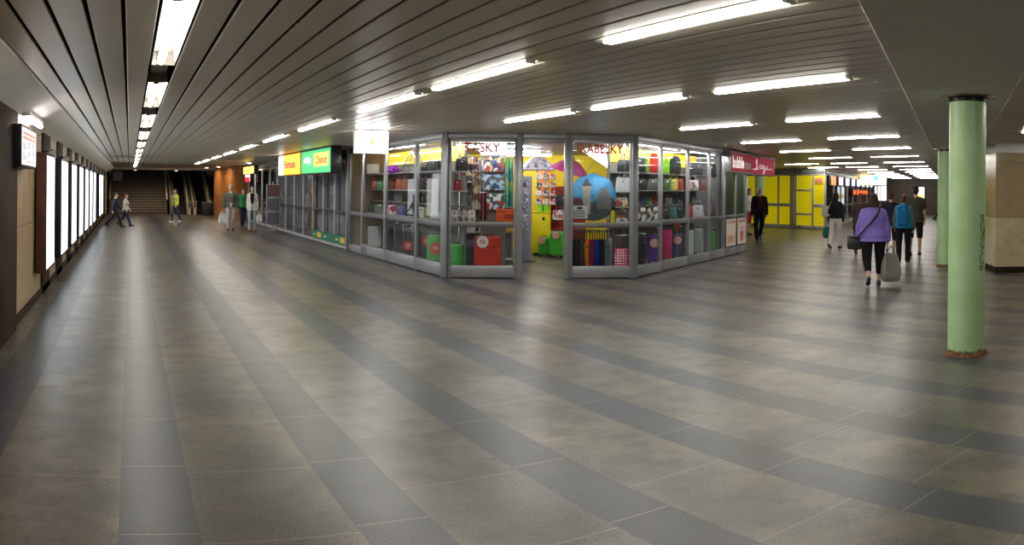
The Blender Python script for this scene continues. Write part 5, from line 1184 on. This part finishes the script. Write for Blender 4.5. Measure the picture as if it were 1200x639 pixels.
        q.caps(Vector((sx*.05, .01-L(1.42), 1.432+dz)), J['sh', sx], .046, .050); q.caps(J['sh', sx], J['el', sx], .050*(.55+.45*G), .038*(.6+.4*G)); q.caps(J['el', sx], J['wr', sx], .039*(.6+.4*G), .025)
        # hand: palm, four fingers, thumb leaving the side of the palm
        wr, hd = J['wr', sx], J['wd', sx]; inn = Vector((-sx, 0, 0)); inn = (inn-hd*inn.dot(hd)).normalized(); fw = hd.cross(inn).normalized()
        if fw.y > 0: fw = -fw
        for o_ in (-.026, -.009, .009, .026): q.caps(wr+hd*.018+fw*o_*.7, wr+hd*.085+fw*o_, .014, .012, 7)
        for i_, (o_, ln) in enumerate(((.028, .068), (.0095, .078), (-.0095, .072), (-.028, .056))):
            b0 = wr+hd*.088+fw*o_; b1 = b0+(hd*.86+inn*.5).normalized()*ln*.5; b2 = b1+(hd*.35+inn*.94).normalized()*ln*.5
            q.caps(b0, b1, .0105, .0098, 7); q.caps(b1, b2, .0098, .0088, 7)
        t0 = wr+hd*.03+fw*.026; t1 = t0+(hd*.5+fw*.7+inn*.4).normalized()*.042; q.caps(t0, t1, .0125, .011, 7); q.caps(t1, t1+(hd*.85+fw*.1+inn*.35).normalized()*.032, .011, .009, 7)
    def lips(me):
        inv = RY.inverted(); idx = [0]*len(me.polygons)
        for i, p in enumerate(me.polygons):
            c = inv @ p.center
            if abs(c.x) < .024 and abs(c.z-(cz-.064)) < .010 and c.y < cy-.074: idx[i] = 1
        me.polygons.foreach_set('material_index', idx)
    body = remeshed('person', q, [skin, LIP], None, .0072, 2, lips)
    tag(body, label, 'person'); body.location = (x, y, 0); body.rotation_euler = (0, 0, rzv); body.scale = (s, s, s)
    for sx in (-1, 1):
        q = B(); q.ell((sx*.030, cy-.0815, cz+.010), (.0110, .0080, .0066), 12, 8); q.ell((sx*.030, cy-.0885, cz+.010), (.0046, .0020, .0048), 10, 6, 1)
        bmesh.ops.transform(q.bm, matrix=RY, verts=q.bm.verts[:]); build('eye', q, [EYEW, IRIS], body)
        q = B(); q.tube([(sx*(.016+.03*t), cy-.096+.012*t*t, cz+.034+.006*math.sin(PI*t)) for t in (0, .33, .66, 1)], .0042, 5); bmesh.ops.transform(q.bm, matrix=RY, verts=q.bm.verts[:]); build('eyebrow', q, hair, body)
    # ---- clothes ------------------------------------------------------------
    o = .016+baggy
    q = B(); torso(q, hem, 1.462, o)
    if fem:
        for sx in (-1, 1): q.ell((sx*.072*G, -.098*G-L(1.27)-.012, 1.27+dz), (.070*G, .056*G, .066*G))
    qt = q
    for sx in (-1, 1):
        qt.caps(Vector((sx*.05, .01-L(1.42), 1.432+dz)), J['sh', sx], .044+o, .051+o)
        q = B() if sleeve_mat else qt
        ee = J['sh', sx].lerp(J['el', sx], min(1, sleeve*2)); r2 = .040*(.6+.4*G)+o
        q.caps(J['sh', sx], ee, .051*(.55+.45*G)+o, r2)
        if sleeve > .5: q.caps(J['el', sx], J['el', sx].lerp(J['wr', sx], (sleeve-.5)*2*.97), r2, .030+o)
        if sleeve_mat: remeshed('sleeve', q, sleeve_mat, body, .011, 3)
    q = qt
    if extra_hood: q.ell((0, .075-L(1.45), 1.46+dz), (.115, .075, .075))
    jk = remeshed({'coat': 'jacket'}.get('x', 'top') if not coat_open else 'jacket', q, top, body, .011, 3)
    if inner:                      # jacket worn open: its front edges stand apart over the shirt
        bm2 = bmesh.new(); bm2.from_mesh(jk.data)
        def gap(z): return .030+.050*max(0, min(1, (z-.85)/.5))
        dl = [f for f in bm2.faces if f.calc_center_median().y < -.03 and abs(f.calc_center_median().x) < gap(f.calc_center_median().z-dz) and f.normal.y < -.05]
        bmesh.ops.delete(bm2, geom=dl, context='FACES'); bm2.to_mesh(jk.data); bm2.free()
        q = B(); torso(q, .90, 1.455, .007)
        if fem:
            for sx in (-1, 1): q.ell((sx*.072*G, -.098*G-L(1.27)-.004, 1.27+dz), (.066*G, .052*G, .062*G))
        remeshed('shirt', q, inner, body, .010, 2)
    if collar:
        q = B(); q.lathe([(.062, 1.445), (.078, 1.45), (.070, 1.50), (.062, 1.50)], 18, 0, (0, .006-L(1.46), dz)); build('collar', q, collar, body)
    q = B(); torso(q, .885, 1.06, .008+baggy*.25, 1.0); q.ell((0, .01, .885+dz), (.150*(.4+.6*G), .112*(.4+.6*G), .075))
    for sx in (-1, 1):
        kk = min(1, pant_len*2); o2 = .012+baggy*.5
        q.caps(J['hip', sx]+Vector((0, 0, -.02)), J['hip', sx].lerp(J['kn', sx], kk), .088*(.4+.6*G)+o2, .058*(.5+.5*G)+o2)
        if pant_len > .5: q.caps(J['kn', sx], J['kn', sx].lerp(J['an', sx], (pant_len-.5)*2), .056*(.5+.5*G)+o2, .043+o2*1.2)
    remeshed('trousers' if pant_len > .6 else 'shorts', q, pants, body, .011, 3)
    for sx in (-1, 1):
        h_, t_ = J['heel', sx], J['toe', sx]
        q = B(); q.caps(h_+Vector((0, .006, .030)), t_+Vector((0, -.012, .030)), .041, .036); q.caps(J['an', sx]+Vector((0, 0, -.01)), h_+Vector((0, -.035, .036)), .042, .042); q.caps(t_.lerp(h_, .35)+Vector((0, 0, .03)), t_+Vector((0, 0, .026)), .044, .036)
        lo = min(h_.z, t_.z)
        sh = remeshed('shoe', q, shoes, body, .009, 2)
        q = B(); d = (t_-h_); mid = [h_+Vector((0, .03, .004)), h_+Vector((0, -.02, .004)), t_.lerp(h_, .3)+Vector((0, 0, .004)), t_+Vector((0, -.03, .006))]
        q.loft([[(p.x+w*cx, p.y, p.z+cz_) for cx, cz_ in ((-1, -.010), (1, -.010), (1, .012), (-1, .012))] for p, w in zip(mid, (.022, .034, .042, .026))]); build('sole', q, sole or BLACK, sh, smooth=0)
    q = B()
    q.ell((0, cy+.022, cz+.036), (.083, .094, .098), 18, 12); q.ell((0, cy+.045, cz-.01), (.074, .066, .085), 16, 10); q.ell((0, cy-.03, cz+.088), (.06, .06, .04), 14, 8)
    if hair_style in ('long', 'bob'):
        for sx in (-1, 1): q.ell((sx*.072, cy+.018, cz-.03), (.022, .055, .09), 12, 9)
        zb = 1.34 if hair_style == 'long' else 1.50
        q.loft([[(rx*math.cos(t), cy+yo+ry*math.sin(t), z+dz) for t in (2*PI*i/18 for i in range(18))] for z, rx, ry, yo in ((zb, .075, .030, .075), (zb+.06, .092, .042, .068), (1.56, .094, .06, .05), (1.66, .086, .07, .035))])
    if hair_style == 'bun': q.ell((0, cy+.105, cz+.05), (.045, .04, .045), 14, 9)
    if hair_style == 'tail': q.caps((0, cy+.10, cz+.02), (0, cy+.12, cz-.17), .03, .014)
    bmesh.ops.transform(q.bm, matrix=RY, verts=q.bm.verts[:]); remeshed('hair', q, hair, body, .009, 2)
    Mw = Matrix.Translation((x, y, 0)) @ Matrix.Rotation(rzv, 4, 'Z') @ Matrix.Scale(s, 4)
    def W(key, off=(0, 0, 0)): return Mw @ (J[key]+Vector(off))
    body_info = dict(obj=body, W=W, M=Mw, J=J, dz=dz, s=s, rz=rzv)
    return body_info
def hand_grip(P, sx): return P['M'] @ (P['J']['wr', sx]+P['J']['wd', sx]*.11)
def hanging_bag(P, sx, w, h, m, label, cat='bag', name='carrier_bag', d=.1, hang=.12, crumple=.012, group=None, turn=0.):
    g = hand_grip(P, sx); off = Matrix.Rotation(P['rz'], 4, 'Z') @ Vector((sx*.05, 0, 0)); g = g+off; t = thing(name, label, cat, (g.x, g.y, g.z-hang-h), P['rz']+turn+.5, group); random.seed(int(h*1000)+int(w*777))
    q = B(); R = []
    for f, k, dk in ((0, .72, .5), (.05, .92, .9), (.3, 1.02, 1.05), (.6, .95, .85), (.85, .8, .5), (1, .62, .22)):
        R.append([(p[0]+random.uniform(-crumple, crumple), p[1]+random.uniform(-crumple, crumple), p[2]) for p in rrect(w*k, d*dk+.01, min(w, d)*.2*dk, h*f, 3)])
    q.loft(R); build('body', q, m, t, smooth=1.2)
    for s in (-1, 1):
        q = B(); q.tube([(-w*.24, s*d*.08, h*.98), (-w*.12, s*d*.04, h+hang*.6), (0, s*.006, h+hang), (w*.12, s*d*.04, h+hang*.6), (w*.24, s*d*.08, h*.98)], .010, 5); build('handle', q, m, t)
    return t
def strap_bag(P, hip, shoulder, w, h, d, m, label, strap_w=.022, cross=True, name='shoulder_bag'):
    """bag worn on a strap: top-level, standing against the hip"""
    M = P['M']; g = M @ Vector(hip); t = thing(name, label, 'bag', (g.x, g.y, g.z), P['rz']); s = P['s']
    q = B(); q.loft([rrect(w*k, d*k2, min(w, d)*.28*k2, h*f) for f, k, k2 in ((0, .8, .7), (.06, .96, .95), (.4, 1, 1), (.8, .92, .8), (1, .8, .4))]); build('body', q, m, t)
    q = B(); q.sheet(lambda u, v: (w*.46*(2*u-1), -d*.5-.012*math.sin(PI*v)+.02*v, h*(.98-.5*(1-v))), 6, 4, .01); build('flap', q, m, t)
    Mi = Matrix.Rotation(-P['rz'], 4, 'Z') @ Matrix.Translation(-g)
    pts = [Mi @ (M @ Vector(p)) for p in shoulder]; pts = [Vector((-w*.38, 0, h*.9))]+pts+[Vector((w*.38, 0, h*.9))]
    q = B(); q.tube(pts, strap_w/2, 6); build('strap', q, m, t)
    return t
GREYHAIR = mat('hair_white', srgb=(206, 202, 196), rough=.85, noise=.15, nscale=40, bump=.3); BRH = mat('hair_brown', srgb=(62, 38, 26), rough=.8, noise=.35, nscale=60, bump=.5); DKH = mat('hair_dark', srgb=(34, 24, 20), rough=.8, noise=.35, nscale=60, bump=.5); AUB = mat('hair_auburn', srgb=(92, 50, 34), rough=.8, noise=.35, nscale=60, bump=.5)
PINKSKIN = SKIN2
BLKC = cloth((24, 24, 28)); JEAN = cloth((62, 74, 108)); LJEAN = cloth((176, 190, 204)); SHOEB = leather((22, 20, 20))
PLW = mat('white_plastic_film', srgb=(232, 232, 230), rough=.4)
def Hat(px, py, yt):                # body height from foot and crown rows
    x, y = ground(px, py); return hz(px, yt, math.hypot(x, y))-0
old = person(270, 271, Hat(270, 271, 217.5), 0.05, 'white-haired man in grey green jacket and pale trousers carrying a white bag', cloth((92, 94, 84)), cloth((196, 192, 190)), SHOEB, GREYHAIR, girth=1.18, legs=((.16, .12), (-.16, .22)), arms=((.05, .22, .15), (-.1, .24, .25)), hem=.90, inner=cloth((112, 108, 96)), collar=WHITE, coat_open=True, baggy=.012)
hanging_bag(old, -1, .30, .42, PLW, 'white plastic carrier bag in the hand of the white-haired man', hang=.10)
wc = person(295.5, 271, Hat(295.5, 271, 218.5), -.03, 'woman in long white cardigan, black top and pale jeans walking towards the camera', cloth((232, 226, 220)), LJEAN, mat('pink_canvas', srgb=(226, 150, 150), rough=.7), BRH, 'bun', fem=True, legs=((.14, .05), (-.14, .2)), arms=((.0, .12, .1), (-.05, .16, .15)), hem=.78, inner=cloth((20, 20, 26)), coat_open=True)
hanging_bag(wc, 1, .20, .30, PLW, 'small white carrier bag beside the woman in white cardigan', hang=.12)
person(284.5, 266, Hat(284.5, 266, 221), .3, 'person in green jacket and dark trousers half hidden behind the white cardigan woman', cloth((52, 128, 74)), cloth((44, 48, 72)), SHOEB, BRH, legs=((.2, .1), (-.2, .3)))
person(205.5, 261, Hat(205.5, 261, 222), -.75, 'woman in yellow cardigan, grey top and jeans before the escalator', cloth((214, 220, 70)), JEAN, mat('white_canvas', srgb=(232, 232, 232), rough=.6), AUB, 'bob', fem=True, legs=((.22, .05), (-.22, .3)), arms=((-.1, .12, .2), (.1, .15, .4)), inner=cloth((170, 168, 160)), coat_open=True, sole=WHITE)
person(135, 266.5, Hat(135, 266.5, 225), 1.45, 'person in dark navy jacket striding past the light boxes', cloth((44, 46, 66)), cloth((30, 32, 42)), SHOEB, DKH, legs=((.45, .08), (-.42, .35)), arms=((-.35, .1, .25), (.35, .1, .35)), coat_open=True)
lw = person(147, 265.5, Hat(147, 265.5, 226.5), 1.35, 'person in white knitted sweater and dark jeans walking beside the navy jacket', cloth((206, 204, 200)), cloth((44, 50, 76)), SHOEB, AUB, 'tail', fem=True, legs=((.38, .08), (-.36, .35)), arms=((-.2, .12, .6), (.2, .1, .3)))
strap_bag(lw, (.21, -.02, .86), [(.2, -.09, 1.2), (.10, -.08, 1.47), (.10, .07, 1.47), (.2, .10, 1.2)], .28, .22, .1, leather((28, 26, 28)), 'dark shoulder bag on the hip of the white sweater walker')
person(889.5, 281.5, Hat(889.5, 281.5, 220), .22, 'white-haired man in black jacket and wine red shirt walking out of the passage', cloth((30, 29, 32)), cloth((28, 28, 36)), SHOEB, GREYHAIR, girth=1.16, legs=((.12, .05), (-.22, .4)), arms=((.12, .2, .2), (-.12, .2, .2)), hem=.80, inner=cloth((84, 36, 38)), coat_open=True, baggy=.015, yaw=-.2)
ws = person(877, 276, Hat(877, 276, 222), .9, 'person in white shirt and red skirt half hidden behind the drinks kiosk', cloth((228, 222, 214)), cloth((168, 52, 50)), SHOEB, AUB, 'long', fem=True, legs=((.1, .05), (-.1, .1)), pant_len=.5, baggy=.01)
hanging_bag(ws, -1, .30, .36, cloth((128, 150, 116)), 'sage green cloth bag carried near the drinks kiosk', name='cloth_bag')
wb = person(979, 291.5, Hat(979, 291.5, 226), PI-.35, 'woman with long dark hair, black jacket and white trousers walking away', cloth((30, 31, 36)), cloth((222, 216, 206)), SHOEB, DKH, 'long', fem=True, legs=((.16, .05), (-.2, .35)), arms=((.1, .14, .2), (-.05, .22, .25)), hem=.94, baggy=.008)
strap_bag(wb, (.27, -.02, 1.0), [(.21, -.07, 1.25), (.14, -.03, 1.47), (.14, .05, 1.47), (.21, .08, 1.25)], .38, .30, .13, leather((216, 208, 194)), 'cream shoulder bag under the arm of the black jacket woman')
hanging_bag(wb, 1, .28, .34, mat('teal_film', srgb=(36, 112, 104), rough=.5), 'teal carrier bag in the hand of the woman in white trousers', hang=.10)
PUR = cloth((138, 120, 204))
pw = person(1023, 335, Hat(1023, 335, 227.5), PI+.10, 'sturdy woman in purple sweater and black cropped trousers walking away', PUR, cloth((22, 21, 24)), mat('black_sandal', rgb=(.012, .012, .013), rough=.5), BRH, 'bob', girth=1.38, fem=True, legs=((.14, .05), (-.28, .42)), arms=((-.1, .30, .2, .10), (.12, .32, .25, .12)), hem=.85, pant_len=.78, baggy=.016)
strap_bag(pw, (.36, .02, .70), [(.30, -.15, .96), (.15, -.225, 1.1), (0, -.215, 1.25), (-.07, -.165, 1.41), (-.11, -.04, 1.50), (-.11, .06, 1.50), (-.08, .165, 1.42), (-.02, .205, 1.32), (.08, .22, 1.2), (.19, .215, 1.08), (.31, .13, .94)], .27, .24, .12, leather((22, 20, 22)), 'black crossbody bag at the hip of the woman in purple', .034)
hanging_bag(pw, -1, .36, .52, mat('grey_film', srgb=(150, 148, 142), rough=.45), 'large grey carrier bag in the hand of the woman in purple', hang=.14, d=.14)
person(1008, 298, Hat(1008, 298, 227.5), PI-.1, 'brown-haired person in dark brown coat just beyond the woman in purple', cloth((58, 46, 42)), cloth((34, 34, 40)), SHOEB, AUB, 'bob', girth=1.05, fem=True, legs=((.15, .05), (-.2, .3)), hem=.72, baggy=.01)
person(1043.5, 297.5, Hat(1043.5, 297.5, 226), PI, 'person in dark navy jacket between the purple sweater and the blue jacket', cloth((36, 36, 50)), cloth((26, 26, 32)), SHOEB, BRH, legs=((.15, .05), (-.2, .3)), pant_len=.62)
bj = person(1058.5, 309.5, Hat(1058.5, 309.5, 229.5), PI-.12, 'person in bright blue hooded jacket with grey sleeves walking away', cloth((40, 132, 178)), cloth((22, 24, 28)), leather((60, 62, 66)), AUB, 'bun', fem=True, girth=1.05, legs=((.06, .03), (-.12, .15)), arms=((.1, .25, .35), (.1, .25, .4)), hem=.90, extra_hood=True, baggy=.02, sole=WHITE, sleeve_mat=cloth((96, 112, 112)))
t = thing('backpack', 'slim blue backpack on the back of the blue hooded jacket', 'backpack', tuple(bj['M'] @ Vector((0, .185, 1.0))), bj['rz']+PI)
q = B(); q.loft([rrect(.25*k, .10*k2, .04*k2, .36*f) for f, k, k2 in ((0, .8, .7), (.06, 1, 1), (.5, 1, 1), (.85, .85, .8), (1, .5, .4))]); build('body', q, cloth((30, 104, 150)), t)
for s in (-1, 1):
    q = B(); q.tube([(s*.09, .04, .34), (s*.10, .08, .42), (s*.11, .16, .44), (s*.12, .28, .36)], .014, 6); build('shoulder_strap', q, cloth((24, 40, 66)), t)
person(1072.5, 300.5, Hat(1072.5, 300.5, 219.5), PI-.15, 'tall man in dark olive t-shirt and black shorts walking away', cloth((58, 60, 52)), cloth((26, 26, 28)), SHOEB, DKH, girth=1.08, legs=((.10, .05), (-.16, .22)), arms=((.1, .14, .15), (.18, .16, .3)), sleeve=.30, hem=.84, pant_len=.50, baggy=.012)
person(1100.5, 259, Hat(1100.5, 259, 232), PI/2, 'distant person in black with an arm held out near the lit poster case', cloth((28, 27, 30)), cloth((24, 24, 28)), SHOEB, DKH, legs=((.3, .1), (-.3, .4)), arms=((.9, .1, .4), (.1, .1, .2)))
# ================================================================== CAMERA, WORLD, OUTPUT LOOK
cam = bpy.data.cameras.new('camera'); co = bpy.data.objects.new('camera', cam); COL.objects.link(co); scene.camera = co
cam.type = 'PANO'; cam.clip_end = 200; cam.clip_start = .05
cam.panorama_type = 'EQUIRECTANGULAR'
cam.longitude_min = -600/FPX; cam.longitude_max = 600/FPX
cam.latitude_max = HOR/FPX; cam.latitude_min = -(639-HOR)/FPX
fwd = az(600)
R = Matrix.Rotation(-fwd, 4, 'Z') @ Matrix.Rotation(ROLL, 4, 'Y') @ Matrix.Rotation(PI/2, 4, 'X')
co.matrix_world = Matrix.Translation((0, 0, EYE)) @ R
w = bpy.data.worlds.new('world'); scene.world = w; w.use_nodes = True
w.node_tree.nodes['Background'].inputs[0].default_value = (.05, .055, .06, 1); w.node_tree.nodes['Background'].inputs[1].default_value = .3
vs = scene.view_settings; vs.view_transform = 'Standard'; vs.look = 'None'; vs.gamma = 1; vs.use_curve_mapping = False; vs.exposure = 0.54
try:
    scene.cycles.use_denoising = True; scene.cycles.max_bounces = 8; scene.cycles.transparent_max_bounces = 12; scene.cycles.diffuse_bounces = 4; scene.cycles.glossy_bounces = 4
    scene.cycles.sample_clamp_indirect = 6; scene.cycles.caustics_reflective = False; scene.cycles.caustics_refractive = False
except Exception: pass
